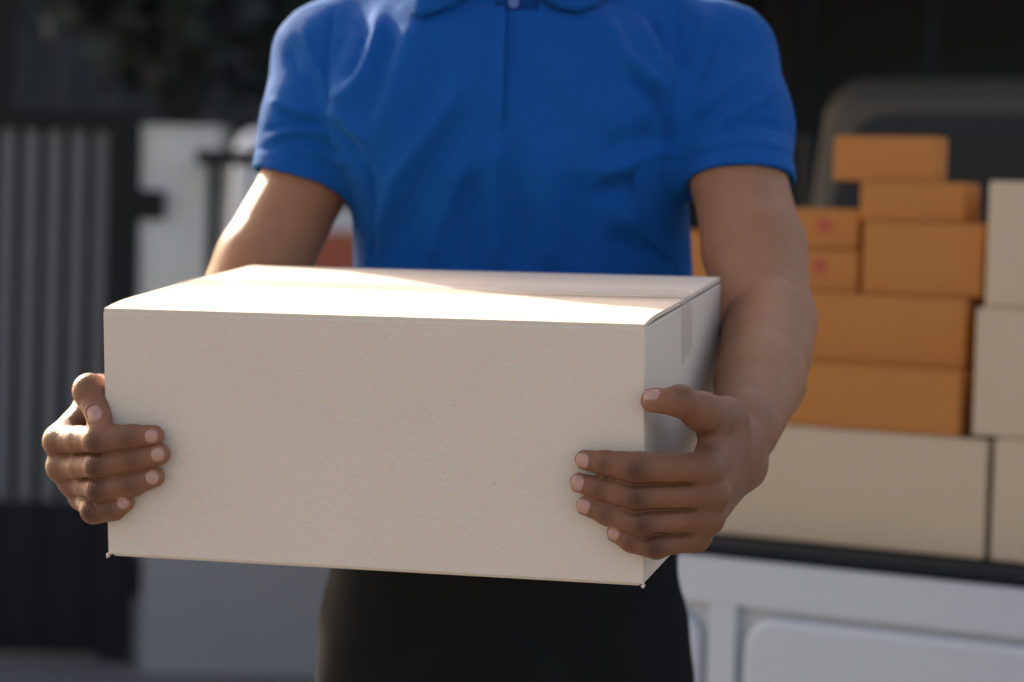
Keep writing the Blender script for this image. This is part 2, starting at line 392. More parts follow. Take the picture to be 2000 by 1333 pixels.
def wave_noise(v, scale, seed, n=14):
    r = np.random.default_rng(seed); out = np.zeros(len(v))
    for _ in range(n):
        k = r.normal(0, 1, 3); k = k / np.linalg.norm(k) * scale * r.uniform(.6, 1.6)
        out += np.sin(v @ k + r.uniform(0, 6.28) + 1.3 * np.sin(v @ (k[[1, 2, 0]] * .6)))
    return out / math.sqrt(n)
# ================================================================== THE MAN
mm = .001
# --- image-right arm (his left)
R_SH, R_EL = P(1405, 122, 2.41), P(1500, 628, 2.20)
R_MID, R_WR = P(1486, 745, 2.09), P(1434, 892, 1.955)
L_SH, L_EL = P(648, 118, 2.42), P(422, 690, 2.335)
L_WR = P(196, 835, 2.075); L_MID = .62 * L_EL + .38 * L_WR + np.array([-.010, 0, -.004])
R_U, L_U = P(1444, 358, 2.313), P(594, 362, 2.394)
LEFTN = -RB[:, 0]                     # outward normal of the box's left face
# fingers: list of (px,py,off) MCP,PIP,DIP,TIP(centre of the tip sphere) and radii
HR = dict(
    index=([(1378, 917, -2), (1246, 916, 12.5), (1184, 906, 10.5), (1142, 899, 9.0)], (12.6, 11.6, 9.4, 7.9)),
    middle=([(1390, 966, -3), (1246, 972, 13.0), (1172, 956, 10.5), (1131, 943, 9.0)], (12.0, 10.4, 9.4, 8.0)),
    ring=([(1382, 1012, -4), (1258, 1024, 12.5), (1186, 1003, 10.0), (1143, 988, 8.8)], (11.4, 10.0, 9.2, 7.8)),
    pinky=([(1358, 1050, -7), (1282, 1066, 9.5), (1234, 1057, 9.0), (1202, 1042, 7.8)], (10.4, 9.0, 8.3, 7.0)))
HL = dict(
    index=([(119, 862, -20), (194, 860, 12.0), (256, 855, 10.5), (300, 851, 9.0)], (12.2, 10.9, 9.4, 7.9)),
    middle=([(124, 912, -20), (194, 911, 12.0), (266, 899, 10.5), (313, 887, 9.0)], (11.8, 10.6, 9.5, 8.1)),
    ring=([(146, 942, -24), (196, 957, 11.0), (258, 946, 10.5), (302, 932, 8.8)], (11.0, 10.2, 9.3, 7.9)),
    pinky=([(164, 972, -28), (183, 998, 8.0), (222, 995, 9.0), (245, 982, 7.8)], (10.0, 9.2, 8.5, 7.1)))
RTH = ([(1372, 806, -12), (1330, 785, 6), (1274, 783, 9.0)], (12.8, 10.9, 8.6))           # MCP IP TIP
LTH = ([(196, 778, -44), (176, 765, -7), (194, 817, 7.5)], (13.5, 12.6, 9.6))
def hand_points(H): return {k: ([Fr(x, y, o * mm) for x, y, o in pts], [r * mm for r in rad]) for k, (pts, rad) in H.items()}
PR, PL = hand_points(HR), hand_points(HL)
TR = ([Fr(x, y, o * mm) for x, y, o in RTH[0]], [r * mm for r in RTH[1]])
TL = ([Fr(x, y, o * mm) for x, y, o in LTH[0]], [r * mm for r in LTH[1]])
def finger(p, pts, rad, dors):
    a, b, c, t = pts; r = rad
    m1 = .5 * (a + b); rm = .5 * (r[0] + r[1]) * .965
    d = smin(cone(p, a, m1, r[0], rm), cone(p, m1, b, rm, r[1] * .99), .003)
    m2 = .5 * (b + c); r2 = .5 * (r[1] + r[2]) * 1.0
    d = smin(d, cone(p, b, m2, r[1], r2), .004); d = smin(d, cone(p, m2, c, r2, r[2]), .004)
    d = smin(d, cone(p, c, t, r[2], r[3], dors, 1.10), .004)
    d = smin(d, cone(p, b + dors * .0008, b + dors * .0008, r[1] * .96, r[1] * .96), .006)
    return d
def hand_sdf(p, PH, TH_, WR, dors, up, side, cleft=(.15, .5)):
    """palm from metacarpals, hard-separated fingers, thumb with its web"""
    palm = None
    names = ['index', 'middle', 'ring', 'pinky']
    for i, k in enumerate(names):
        a = PH[k][0][0]; r = PH[k][1][0]
        wpt = WR + up * (.014 - .0095 * i)
        c = cone(p, a, wpt, r * 1.0, .0165)
        palm = c if palm is None else smin(palm, c, .010)
    out = None
    for i, k in enumerate(names):
        a = PH[k][0][0]; r = PH[k][1][0]; back = unit(WR - a); kn = unit(dors - .75 * unit(PH[k][0][1] - a)) 
        palm = smin(palm, cone(p, a + kn * r * .38, a + kn * r * .30 + back * .018, r * .70, r * .42), .006)
    th = smin(cone(p, TH_[0][0], TH_[0][1], TH_[1][0] * .97, TH_[1][1]), cone(p, TH_[0][1], TH_[0][2], TH_[1][1] * .98, TH_[1][2]), .005)
    th = smin(th, cone(p, TH_[0][1] + unit(up * .8 + dors * .5) * .0022, TH_[0][1] + unit(up * .8 + dors * .5) * .0022, TH_[1][1] * .93, TH_[1][1] * .93), .004)
    cmc = WR + up * .020 + (TH_[0][0] - WR) * .28
    th = smin(th, cone(p, cmc, TH_[0][0], .0165, TH_[1][0]), .010)
    im = PH['index'][0][0] * .80 + WR * .20
    web = cone(p, cmc * .35 + TH_[0][0] * .65, im + up * .004, .0085, .0085)
    web = smin(web, cone(p, cmc, im * .6 + WR * .4, .014, .012), .012)
    palm = smin(palm, web, .014)
    palm_t = smin(palm, th, .012)
    fds = []
    for k in names:
        fd = finger(p, *PH[k], dors); fds.append(fd)
        d = smin(palm_t, fd, .0075)
        out = d if out is None else np.minimum(out, d)
    # the cleft between neighbouring fingers, dying out towards the knuckles
    for i in range(3):
        A, B = PH[names[i]][0], PH[names[i + 1]][0]
        m0 = .5 * (A[0] + B[0]); ax = .5 * (A[1] + B[1]) - m0
        t = ((p - m0.astype(F32)) @ ax.astype(F32)) / float(ax @ ax)
        wgt = np.clip((t - cleft[0]) / (cleft[1] - cleft[0]), 0, 1)
        tc_ = np.clip(t, 0, 2.2)[:, None]; wgt = wgt * np.clip(((p - m0.astype(F32) - tc_ * ax.astype(F32)) @ dors.astype(F32) - F32(.001)) / F32(.004), 0, 1)
        out = out + F32(.0044) * np.exp(-((fds[i] - fds[i + 1]) / F32(.0017)) ** 2) * np.exp(-(np.maximum(np.maximum(fds[i], fds[i + 1]), 0) / F32(.005)) ** 2) * wgt
    return out
UPV = RB[:, 2]
def arm_sdf(p, SH, EL, MID, WR, outv, wn, U, UV, ru, rv):
    d = smin(cone(p, SH, U, .040, ru), cone(p, U, UV, ru, rv), .006)
    d = smin(d, cone(p, UV, EL, rv, .0395), .008)
    d = smin(d, cone(p, EL, MID, .0375, .0378), .012)
    e2 = MID * .35 + WR * .65
    d = smin(d, cone(p, MID, e2, .0378, .0280), .008)
    d = smin(d, cone(p, e2, WR, .0280, .0225, wn, 1.2), .008)
    d = smin(d, cone(p, EL + outv * .003, .45 * EL + .55 * MID + outv * .003, .032, .034), .02)
    return d
def right_arm(p):
    a = arm_sdf(p, R_SH, R_EL, R_MID, R_WR, np.array([1, 0, 0.]), RB[:, 0], P(1444, 358, 2.313), P(1474, 490, 2.262), .0440, .0470)
    a = smin(a, cone(p, R_WR + np.array([.012, .02, -.012]), R_WR + np.array([.014, .028, -.010]), .0155, .0155), .012)   # ulna head
    a = smin(a, cone(p, P(1512, 606, 2.165), P(1478, 745, 2.068), .0270, .0290), .007)      # forearm muscle past the elbow crease
    return smin(a, hand_sdf(p, PR, TR, R_WR, NF, UPV, 1), .016)
def left_arm(p):
    a = arm_sdf(p, L_SH, L_EL, L_MID, L_WR, np.array([-1, 0, 0.]), RB[:, 0], P(594, 362, 2.394), P(514, 515, 2.362), .0415, .0450)
    return smin(a, hand_sdf(p, PL, TL, L_WR, NF, UPV, -1, (.45, .8)), .016)
# torso profile (rows of the photograph at the torso's depth)
TD = 2.42
rows_t = [(-60, 990, 120, .070), (20, 988, 235, .090), (90, 987, 310, .100), (170, 987, 338, .110), (250, 990, 342, .116), (330, 1003, 334, .118), (400, 1017, 328, .116),
          (520, 1022, 331, .110), (700, 1015, 335, .108), (900, 1000, 345, .112), (1070, 988, 352, .118), (1200, 985, 357, .120), (1400, 986, 360, .120)]
TZ = np.array([P(c, y, TD)[2] for y, c, a, b in rows_t])[::-1]
TCX = np.array([P(c, y, TD)[0] for y, c, a, b in rows_t])[::-1]
TA = np.array([a / FPX * TD for y, c, a, b in rows_t])[::-1]; TB = np.array([b for *_, b in rows_t])[::-1]
TY = P(1000, 400, TD)[1]
def loft(p, grow=0., pw=2.6, fa=1., zlo=None):
    z = p[:, 2]; cx = np.interp(z, TZ, TCX); a = np.interp(z, TZ, TA) * fa + grow; b = np.interp(z, TZ, TB) + grow
    k = (np.abs((p[:, 0] - cx) / a) ** pw + np.abs((p[:, 1] - TY) / b) ** pw) ** (1 / pw)
    return ((k - 1) * np.minimum(a, b)).astype(F32)
NECK0 = np.array([P(990, -40, TD)[0], TY + .02, P(990, -34, TD)[2]]); NECK1 = NECK0 + np.array([0, -.015, .065])
HEADC = NECK1 + np.array([0, -.02, .105])
def head_sdf(p):
    c = HEADC
    d = ell(p, c + [0, .012, .035], (.076, .096, .092))
    d = smin(d, ell(p, c + [0, -.025, -.045], (.060, .070, .085)), .03)
    d = smin(d, ell(p, c + [0, -.060, -.110], (.028, .025, .020)), .03)
    nose = cone(p, c + [0, -.088, .010], c + [0, -.108, -.030], .008, .013)
    d = smin(d, nose, .012); d = smin(d, cone(p, c + [-.012, -.098, -.034], c + [.012, -.098, -.034], .008, .008), .008)
    for s in (-1, 1):
        d = smin(d, ell(p, c + [s * .078, .012, -.012], (.009, .018, .032)), .006)
        d = smax(d, -ell(p, c + [s * .031, -.098, .012], (.016, .016, .010)), .012)
        d = smin(d, cone(p, c + [s * .018, -.090, .028], c + [s * .045, -.078, .028], .008, .006), .008)
    lip = smin(cone(p, c + [-.020, -.088, -.064], c + [.020, -.088, -.064], .006, .006), cone(p, c + [-.017, -.087, -.075], c + [.017, -.087, -.075], .007, .007), .001)
    d = smin(d, lip, .006)
    return smin(d, cone(p, NECK0 - [0, 0, .04], NECK1 + [0, .01, .03], .066, .057), .03)
HIPZ = .88
FOOTL, FOOTR = np.array([-.155, TY - .02, .055]), np.array([.155, TY - .01, .055])
cxh = P(985, 1300, TD)[0]
def leg_sdf(p, s, g=0.):
    hip = np.array([cxh + s * .086, TY, .83]); kn = np.array([cxh + s * .105, TY - .015, .47]); an = np.array([cxh + s * .12, TY + .02, .09])
    d = smin(cone(p, hip, kn, .079 + g, .060 + g), cone(p, kn, an, .060 + g, .042 + g), .03)
    return d
def core(p):
    d = loft(p, -.032, 2.4)
    z = p[:, 2]
    d = smax(d, .86 - z, .05)
    d = smax(d, z - (NECK0[2] + .01), .06)
    for SH in (R_SH, L_SH): d = smin(d, cone(p, SH, NECK0 + [np.sign(SH[0]) * .03, 0, -.01], .044, .045), .04)
    d = smin(d, cone(p, R_SH, R_SH * .35 + R_U * .65, .038, .036), .02); d = smin(d, cone(p, L_SH, L_SH * .35 + L_U * .65, .038, .036), .02)
    d = smin(d, leg_sdf(p, -1, -.02), .03); d = smin(d, leg_sdf(p, 1, -.02), .03)
    return smin(d, head_sdf(p), .03)
def bounds(pts, m): a = np.array(pts); return a.min(0) - m, a.max(0) + m
allR = [q for k in PR for q in PR[k][0]] + TR[0] + [R_EL, R_WR, R_SH * .8 + R_EL * .2]
allL = [q for k in PL for q in PL[k][0]] + TL[0] + [L_EL, L_WR, L_SH * .8 + L_EL * .2]
def clip_faces(v, f, c, ax):
    k = ((v[f].mean(1) - c) @ ax) < 0; f = f[k]; u, inv = np.unique(f, return_inverse=True); return v[u], inv.reshape(-1, 4)
def arm_mesh(fn, pts, EL, U, SH, WR, hand):
    """hand at 1 mm and arm at 2 mm from one and the same field, meeting above the wrist"""
    ax = unit(EL - WR); c = WR + ax * .055
    v1, f1 = surface(fn, *bounds(hand + [WR + ax * .07], .035), .001); v1, f1 = clip_faces(v1, f1, c + ax * .0006, ax)
    v2, f2 = surface(fn, *bounds(pts, .07), .002); v2, f2 = clip_faces(v2, f2, c - ax * .0006, -ax)
    top = SH * .45 + U * .55; v2, f2 = clip_faces(v2, f2, top, unit(SH - U))
    v1 = relax(v1, f1, 1, .3); v2 = v2
    return np.concatenate([v1, v2]), np.concatenate([f1, f2 + len(v1)])
hR = [q for k in PR for q in PR[k][0]] + TR[0] + [R_WR]; hL = [q for k in PL for q in PL[k][0]] + TL[0] + [L_WR]
vR, fR = arm_mesh(right_arm, allR, R_EL, R_U, R_SH, R_WR, hR)
vL, fL = arm_mesh(left_arm, allL, L_EL, L_U, L_SH, L_WR, hL)
vB, fB = surface(core, (-.36, TY - .25, .03), (.36, TY + .25, HEADC[2] + .17), .006)
# skin tone per vertex: palms/fingertips lighter and redder, knuckles darker
def tones(v, n, PH, TH_, WR, SH, EL):
    base = np.array([.270, .114, .053]); hand = np.array([.185, .074, .034])
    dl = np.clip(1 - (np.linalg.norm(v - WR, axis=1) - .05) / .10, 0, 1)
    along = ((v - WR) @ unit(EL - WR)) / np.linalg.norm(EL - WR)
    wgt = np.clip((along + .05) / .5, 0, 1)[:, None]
    c = hand * (1 - wgt) + base * wgt
    for k in PH:
        pts, rad = PH[k]
        for j, amt, sg in ((1, .86, .0060), (2, .50, .0048), (0, .22, .009)):
            q = pts[j] + NF * rad[j] * .9; d2 = ((v - q) ** 2).sum(1)
            g_ = np.exp(-d2 / (2 * sg * sg)) * amt
            ax_ = unit(pts[min(j + 1, 3)] - pts[max(j - 1, 0)]); s_ = (v - q) @ ax_
            ln_ = np.clip(np.cos(s_ / .0030 * 2 * math.pi + 1.4 * np.sin(((v - q) @ UPV) * 420)), 0, 1) ** 2 * (j > 0)  # thin dark lines put crease shade into the skin colour
            c = c * (1 - np.clip(g_ * (.82 + .22 * ln_), 0, .93)[:, None] * np.array([.9, 1., 1.02]))
        t = pts[3] + (pts[3] - pts[2]) * .25 - NF * .003; d2 = ((v - t) ** 2).sum(1)
        g_ = np.exp(-d2 / (2 * .0075 ** 2))[:, None]
        c = c * (1 - g_ * .75) + np.array([.33, .135, .078]) * g_ * .75
    t = TH_[0][2] + (TH_[0][2] - TH_[0][1]) * .15; g_ = np.exp(-((v - t) ** 2).sum(1) / (2 * .010 ** 2))[:, None] * .6
    c = c * (1 - g_) + np.array([.33, .14, .08]) * g_
    q = TH_[0][1] + unit(UPV * .8 + NF * .5) * TH_[1][1]; g_ = np.exp(-((v - q) ** 2).sum(1) / (2 * .006 ** 2))[:, None] * .35
    c = c * (1 - g_)
    return c
nR, nL = vnormals(vR, fR), vnormals(vL, fL)
cR = tones(vR, nR, PR, TR, R_WR, R_SH, R_EL); cL = tones(vL, nL, PL, TL, L_WR, L_SH, L_EL)
cB = np.tile(np.array([.265, .124, .066]), (len(vB), 1))
# knuckle creases and tendon relief as small real displacement
def relief(v, n, PH, WR):
    d = np.zeros(len(v))
    for k in PH:
        pts, rad = PH[k]
        for j, amp, sg in ((1, .00060, .0060), (2, .00040, .0045)):
            q = pts[j] + NF * rad[j]; ax = unit(pts[j + 1] - pts[j - 1])
            s = (v - q) @ ax; e = np.exp(-((v - q) ** 2).sum(1) / (2 * sg * sg))
            d -= amp * e * (.5 + .5 * np.cos(s / .0032 * 2 * math.pi + 1.2 * np.sin(((v - q) @ UPV) * 420)))
    # tendons, veins and small unevenness of the skin
    nh = np.exp(-np.linalg.norm(v - WR, axis=1) / .09)
    d += wave_noise(v, 150, 31) * .00032 * nh + np.clip(wave_noise(v * np.array([1, 1, 1.6]), 85, 32) - .9, 0, 1) * .0011 * nh + wave_noise(v, 40, 33) * .0007 * (1 - nh)
    return v + n * d[:, None]
vR = relief(vR, nR, PR, R_WR); vL = relief(vL, nL, PL, L_WR)
NAILS = []
for PH, f_ in ((PR, right_arm), (PL, left_arm)):
    for k in PH:
        pts, rad = PH[k]; sc = rad[3] / .0076
        NAILS.append((f_, pts[3], pts[2], rad[3], NF + UPV * .10, .0108 * sc, .0108 * sc, .02))
NAILS.append((right_arm, TR[0][2], TR[0][1], TR[1][2], UPV * .80 + NF * .62, .0140, .0120, .05))
NAILS.append((left_arm, TL[0][2], TL[0][1], TL[1][2], NF * 1. + UPV * .3, .0145, .0135, .0))
def nail_beds(v, n, fn):
    d = np.zeros(len(v))
    for f_, tipc, prev, r, nrm, ln, wd, fw in NAILS:
        if f_ is not fn: continue
        ax = unit(tipc - prev); nn = unit(nrm - ax * np.dot(nrm, ax)); b = np.cross(ax, nn); q = v - (tipc + ax * r * fw)
        rho = np.sqrt(((q @ ax) / (ln / 2)) ** 2 + ((q @ b) / (wd / 2)) ** 2); ok = ((q @ nn) > 0) & (np.linalg.norm(q, axis=1) < .02)
        d += ok * (-.0008 * np.clip((1.0 - rho) / .12, 0, 1) + .00055 * np.exp(-((rho - 1.16) / .13) ** 2) * ((q @ ax) < ln * .32))
    return v + n * d[:, None]
vR = nail_beds(vR, nR, right_arm); vL = nail_beds(vL, nL, left_arm)
vv = np.concatenate([vR, vL, vB]); ff = np.concatenate([fR, fL + len(vR), fB + len(vR) + len(vL)])
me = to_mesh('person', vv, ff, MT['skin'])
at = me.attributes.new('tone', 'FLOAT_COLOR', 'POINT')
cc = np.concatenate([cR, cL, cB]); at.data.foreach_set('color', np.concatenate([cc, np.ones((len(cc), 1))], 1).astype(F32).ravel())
person = link('person', me)
tag(person, 'person in blue polo shirt and black trousers carrying a cardboard box', 'person')
# --- nails
def nail(f, tipc, prev, r, nrm, ln, wd, fwd=.1):
    ax = unit(tipc - prev); n = unit(nrm - ax * np.dot(nrm, ax)); b = np.cross(ax, n)
    c = tipc + ax * r * fwd
    nu, nv = 13, 13; U, V = np.meshgrid(np.linspace(-1, 1, nu), np.linspace(-1, 1, nv), indexing='ij')
    # square -> rounded rectangle
    X = U * np.sqrt(1 - .40 * V ** 2); Y = V * np.sqrt(1 - .34 * U ** 2)
    start = c + ax * (X[..., None] * ln / 2) + b * (np.sin(Y * 1.05)[..., None] * wd / 2 / math.sin(1.05)) + n * .02
    p = start.reshape(-1, 3).astype(F32)
    for _ in range(40): p = p - n.astype(F32) * np.clip(f(p), -.002, .004)[:, None]
    edge = np.maximum(np.abs(U), np.abs(V)).reshape(-1)
    p = p + n * (np.where(edge > .99, -.0005, .0001) + .00035 * (1 - edge ** 2))[:, None]
    idx = np.arange(nu * nv).reshape(nu, nv)
    q = np.stack([idx[:-1, :-1], idx[1:, :-1], idx[1:, 1:], idx[:-1, 1:]], -1).reshape(-1, 4)
    m = to_mesh('fingernail', p.astype(float), q, MT['nail']); return link('fingernail', m, None, person)
for spec in NAILS: nail(*spec)
# --- eyes and hair (above the frame)
for s in (-1, 1):
    bm = bmesh.new(); bmesh.ops.create_uvsphere(bm, u_segments=16, v_segments=10, radius=.0115)
    o = fin(bm, 'eye', MT['eye'], person, True); o.location = tuple(HEADC + [s * .031, -.078, .012])
def hair_sdf(p):
    d = head_sdf(p) - .010
    q = p - HEADC.astype(F32)
    keep = (.030 - .75 * q[:, 1] + .25 * np.maximum(-q[:, 1] - .06, 0)) - q[:, 2]
    return smax(d, keep.astype(F32), .012)
v, f = surface(hair_sdf, HEADC - [.12, .15, .10], HEADC + [.12, .15, .16], .005)
v = v + vnormals(v, f) * (wave_noise(v, 160, 3) * .0022)[:, None]
link('hair', to_mesh('hair', v, f, MT['hair']), None, person)
# --- polo shirt
R_HEM, L_HEM = P(1446, 358, 2.315), P(592, 362, 2.394)
R_AX = unit(np.array([.03, -.30, -.95])); L_AX = unit(np.array([-.26, -.13, -.95]))
def sleeve(p, SH, MIDP, HEM, ax, r0, r1, r2):
    d = smin(cone(p, SH, MIDP, r0, r1), cone(p, MIDP, HEM + unit(HEM - MIDP) * .04, r1, r2), .02)
    return np.maximum(d, (p - HEM.astype(F32)) @ ax.astype(F32))
def shirt_sdf(p):
    z = p[:, 2]
    d = loft(p, 0)
    d = smax(d, z - (NECK0[2] + .005), .06)
    sh = None
    for SH, s in ((R_SH, 1), (L_SH, -1)):
        c = cone(p, SH + np.array([-s * .004, .01, -.002]), NECK0 + [s * .045, .01, .0], .0545, .052)
        d = smin(d, c, .05)
    for s in (-1, 1): d = smin(d, ell(p, [TCX[7] + s * .075, TY - .083, P(1000, 250, TD)[2]], (.085, .042, .075)), .04)
    a = sleeve(p, R_SH, P(1430, 245, 2.365), R_HEM, R_AX, .0575, .0545, .0508)
    b = sleeve(p, L_SH, P(626, 235, 2.405), L_HEM, L_AX, .0575, .0540, .0505)
    d = smin(d, a, .018); d = smin(d, b, .018)
    hemz = .985
    d = np.maximum(d, hemz - z)
    # hollow ends: sleeve openings, waist and neck
    for SH, EL, HEM, ax in ((R_SH, R_EL, R_HEM, R_AX), (L_SH, L_EL, L_HEM, L_AX)):
        cav = np.maximum(cone(p, HEM - ax * .05, HEM + ax * .05, .0470, .0470), -((p - HEM.astype(F32)) @ ax.astype(F32) + .007))
        d = np.maximum(d, -cav)
    d = np.maximum(d, -np.maximum(loft(p, -.004), z - (hemz + .05)))
    nk = cone(p, NECK0 - [0, .0, .015], NECK1 + [0, 0, .1], .074, .080)
    d = np.maximum(d, -nk)
    return d
v, f = surface(shirt_sdf, (-.42, TY - .20, .90), (.42, TY + .20, 1.62), .0027, 1.9)
v = relax(v, f, 3, .5)
n = vnormals(v, f); X, Y = topx(v)
facing = np.clip((n @ TOCAM) * 2.2, 0, 1)
def seg_d(X, Y, pts):
    best = np.full(len(X), 1e9); tt = np.zeros(len(X)); m = len(pts) - 1
    for i in range(m):
        a = np.array(pts[i], float); b = np.array(pts[i + 1], float); ab = b - a
        t = np.clip(((X - a[0]) * ab[0] + (Y - a[1]) * ab[1]) / (ab @ ab), 0, 1)
        d = np.hypot(X - a[0] - t * ab[0], Y - a[1] - t * ab[1]); k = d < best
        best = np.where(k, d, best); tt = np.where(k, (i + t) / m, tt)
    return best, tt
FOLDS = [  # polyline on the cloth, half width, height in mm
    # his right chest
    ([(745, 20), (735, 70), (714, 133), (683, 183), (644, 199)], 17, 3.6), ([(720, 40), (700, 110), (672, 160)], 15, -3.2),
    ([(815, 40), (790, 110), (760, 190), (735, 270)], 26, 2.6), ([(768, 60), (742, 150), (716, 240)], 18, -2.4),
    ([(870, 95), (828, 170), (792, 240)], 20, -3.2), ([(905, 160), (868, 215), (831, 265), (790, 320), (769, 351), (748, 430), (733, 510)], 16, 3.4),
    ([(935, 190), (880, 270), (838, 330), (800, 400), (770, 510)], 18, -3.6), ([(905, 310), (880, 380), (855, 448), (842, 520)], 16, 3.2),
    ([(930, 330), (905, 430), (895, 530)], 17, -2.8), ([(700, 300), (702, 400), (708, 520)], 14, 2.0), ([(722, 330), (722, 420), (728, 520)], 12, -2.2),
    ([(640, 205), (680, 250), (730, 280)], 14, 2.2), ([(648, 235), (690, 290), (720, 360)], 14, -3.0),
    # centre
    ([(965, 270), (962, 400), (970, 530)], 18, 2.4), ([(1010, 260), (1002, 380), (1010, 530)], 20, -2.2),
    ([(1060, 300), (1068, 420), (1075, 530)], 24, 2.0), ([(1120, 330), (1130, 420), (1125, 530)], 24, -2.4),
    # his left chest
    ([(1187, 40), (1200, 80), (1218, 113), (1258, 150), (1303, 180)], 14, 4.2), ([(1225, 130), (1258, 165), (1290, 195), (1310, 245), (1316, 300)], 13, -5.0),
    ([(1250, 40), (1275, 90), (1298, 140)], 14, 2.4), ([(1268, 30), (1292, 80), (1304, 120)], 10, -2.4),
    ([(1180, 300), (1240, 270), (1300, 265)], 24, -2.6), ([(1150, 380), (1220, 370), (1310, 330)], 22, -3.2), ([(1170, 340), (1240, 322), (1310, 300)], 16, 2.4),
    ([(1200, 420), (1260, 440), (1330, 430)], 20, 2.6), ([(1180, 460), (1250, 490), (1330, 490)], 20, -2.6), ([(1270, 210), (1265, 320), (1290, 420)], 20, -2.0),
    ([(1090, 120), (1130, 180), (1190, 240)], 30, 1.8), ([(1020, 120), (1060, 200), (1110, 280)], 30, -1.6),
    # armhole seams
    ([(1322, 10), (1322, 120), (1318, 200), (1316, 275)], 5, -1.8), ([(652, 20), (640, 110), (640, 170), (652, 220)], 5, -1.8),
    # his left sleeve
    ([(1336, 238), (1400, 195), (1450, 158), (1470, 130)], 9, 2.8), ([(1342, 244), (1380, 222), (1406, 200), (1420, 185)], 8, -3.4), ([(1330, 280), (1390, 250), (1440, 225), (1500, 190), (1515, 150)], 9, 3.4),
    ([(1350, 262), (1385, 244), (1420, 210)], 7, -2.6), ([(1400, 262), (1440, 242), (1480, 238), (1534, 252)], 10, -4.2), ([(1335, 292), (1400, 276), (1470, 278), (1536, 288)], 8, 2.6),
    ([(1345, 308), (1400, 296), (1470, 298), (1538, 314)], 6, -2.4), ([(1345, 150), (1362, 100), (1392, 40)], 12, 2.2), ([(1358, 165), (1385, 110), (1400, 60)], 9, -2.2),
    # his right sleeve
    ([(548, 215), (580, 232), (640, 250)], 8, -4.0), ([(525, 195), (560, 212), (610, 222)], 9, 3.0), ([(520, 275), (560, 258), (610, 252), (655, 262)], 8, 2.8),
    ([(515, 255), (560, 246), (600, 240)], 6, -2.0), ([(516, 290), (560, 276), (620, 278), (670, 300)], 7, -2.6), ([(512, 302), (560, 292), (630, 300), (680, 330)], 6, 2.0),
    ([(560, 90), (590, 150), (630, 190)], 14, -2.2), ([(590, 60), (620, 130), (645, 170)], 10, 2.0),
]
HF = np.ones(len(v))
for HEM, ax in ((R_HEM, R_AX), (L_HEM, L_AX)):
    HF = np.minimum(HF, np.where(np.linalg.norm(v - HEM, axis=1) < .10, np.clip((-((v - HEM) @ ax) - .006) / .03, .12, 1), 1))
disp = np.zeros(len(v))
for pts, wd, amp in FOLDS:
    d, t = seg_d(X, Y, pts)
    disp += 1.35 * amp * HF * mm * np.exp(-(d / wd) ** 2) * np.clip(np.minimum(t, 1 - t) * 5 + .18, 0, 1)
disp *= facing
slv = np.minimum(np.abs(X - 985) - 335, 40) / 40
disp *= np.where(slv > 0, 1.0, 1.6)
disp = np.where(slv > 0, np.maximum(disp, -.0045), disp)
vs = v * np.array([1, 1, .45])
tors = np.clip((1.42 - v[:, 2]) / .12, 0, 1) * (slv <= 0)
disp += (wave_noise(vs * np.array([1, 1, .55]), 48, 11) * (.0006 + .0012 * tors) + wave_noise(vs, 95, 12) * .0006)
q1 = v @ np.array([[.8, 0, .45], [0, 1, 0], [-.45, 0, .35]]); q2 = v @ np.array([[.8, 0, -.45], [0, 1, 0], [.45, 0, .35]])
disp += .0004 * np.clip(1 - 1.6 * np.abs(wave_noise(q1, 75, 41)), -.4, 1) + .0004 * np.clip(1 - 1.6 * np.abs(wave_noise(q2, 120, 42)), -.4, 1)
disp *= np.clip(HF * 2.2, 0, 1)
# hem stitching and cuff
for HEM, ax in ((R_HEM, R_AX), (L_HEM, L_AX)):
    s = (v - HEM) @ ax; near = (np.linalg.norm(v - HEM, axis=1) < .085)
    disp += near * (-.0016 * np.exp(-((s + .0185) / .0028) ** 2))
v2 = v + n * disp[:, None]
me = to_mesh('polo_shirt', v2, f, MT['shirt'])
shirt = link('polo_shirt', me, None, person)
from mathutils.bvhtree import BVHTree
bvh = BVHTree.FromPolygons([tuple(x) for x in v2], [tuple(int(i) for i in q) for q in f])
def onshirt(px, py, lift):
    d = ray(px, py); h = bvh.ray_cast(Vector(tuple(CAM)), Vector(tuple(unit(d))))
    if h[0] is None: return None
    return np.array(h[0]) - unit(d) * lift
def patch(name, fn, nu, nv, m, parent, th=.0016):
    g_ = np.array([[fn(i / nu, j / nv) for j in range(nv + 1)] for i in range(nu + 1)])
    bm = bmesh.new(); V = [[bm.verts.new(tuple(q)) for q in r] for r in g_]
    for i in range(nu):
        for j in range(nv): bm.faces.new((V[i][j], V[i + 1][j], V[i + 1][j + 1], V[i][j + 1]))
    bmesh.ops.recalc_face_normals(bm, faces=bm.faces)
    o = fin(bm, name, m, parent, True)
    md = o.modifiers.new('thickness', 'SOLIDIFY'); md.thickness = th; md.offset = 0
    return o
# placket: strip with its free edge standing off the chest
def placket(u, v_):
    py = 12 + (262 - 12) * v_; xr = 987 - 6 * v_; xl = 903 + 4 * v_ + 10 * math.sin(v_ * 5) * .3
    px = xl + (xr - xl) * u
    lift = -.0010 + .0014 * min(1, u * 4) + 0.0085 * u ** 6 * max(0., 1 - v_ ** 4) - .0016 * max(0, (v_ - .9) * 10)
    q = onshirt(px, py, lift); return q if q is not None else P(px, py, 2.32)
patch('placket', placket, 14, 30, MT['shirt'], shirt, .0009)
def underlap(u, v_):
    px = 968 + 84 * u; py = 1 + 26 * v_
    q = onshirt(px, py, -.0015 + .003 * (1 - v_)); return q if q is not None else P(px, py, 2.335)
patch('placket_underlap', underlap, 8, 6, MT['shirt_in'], shirt, .0016)
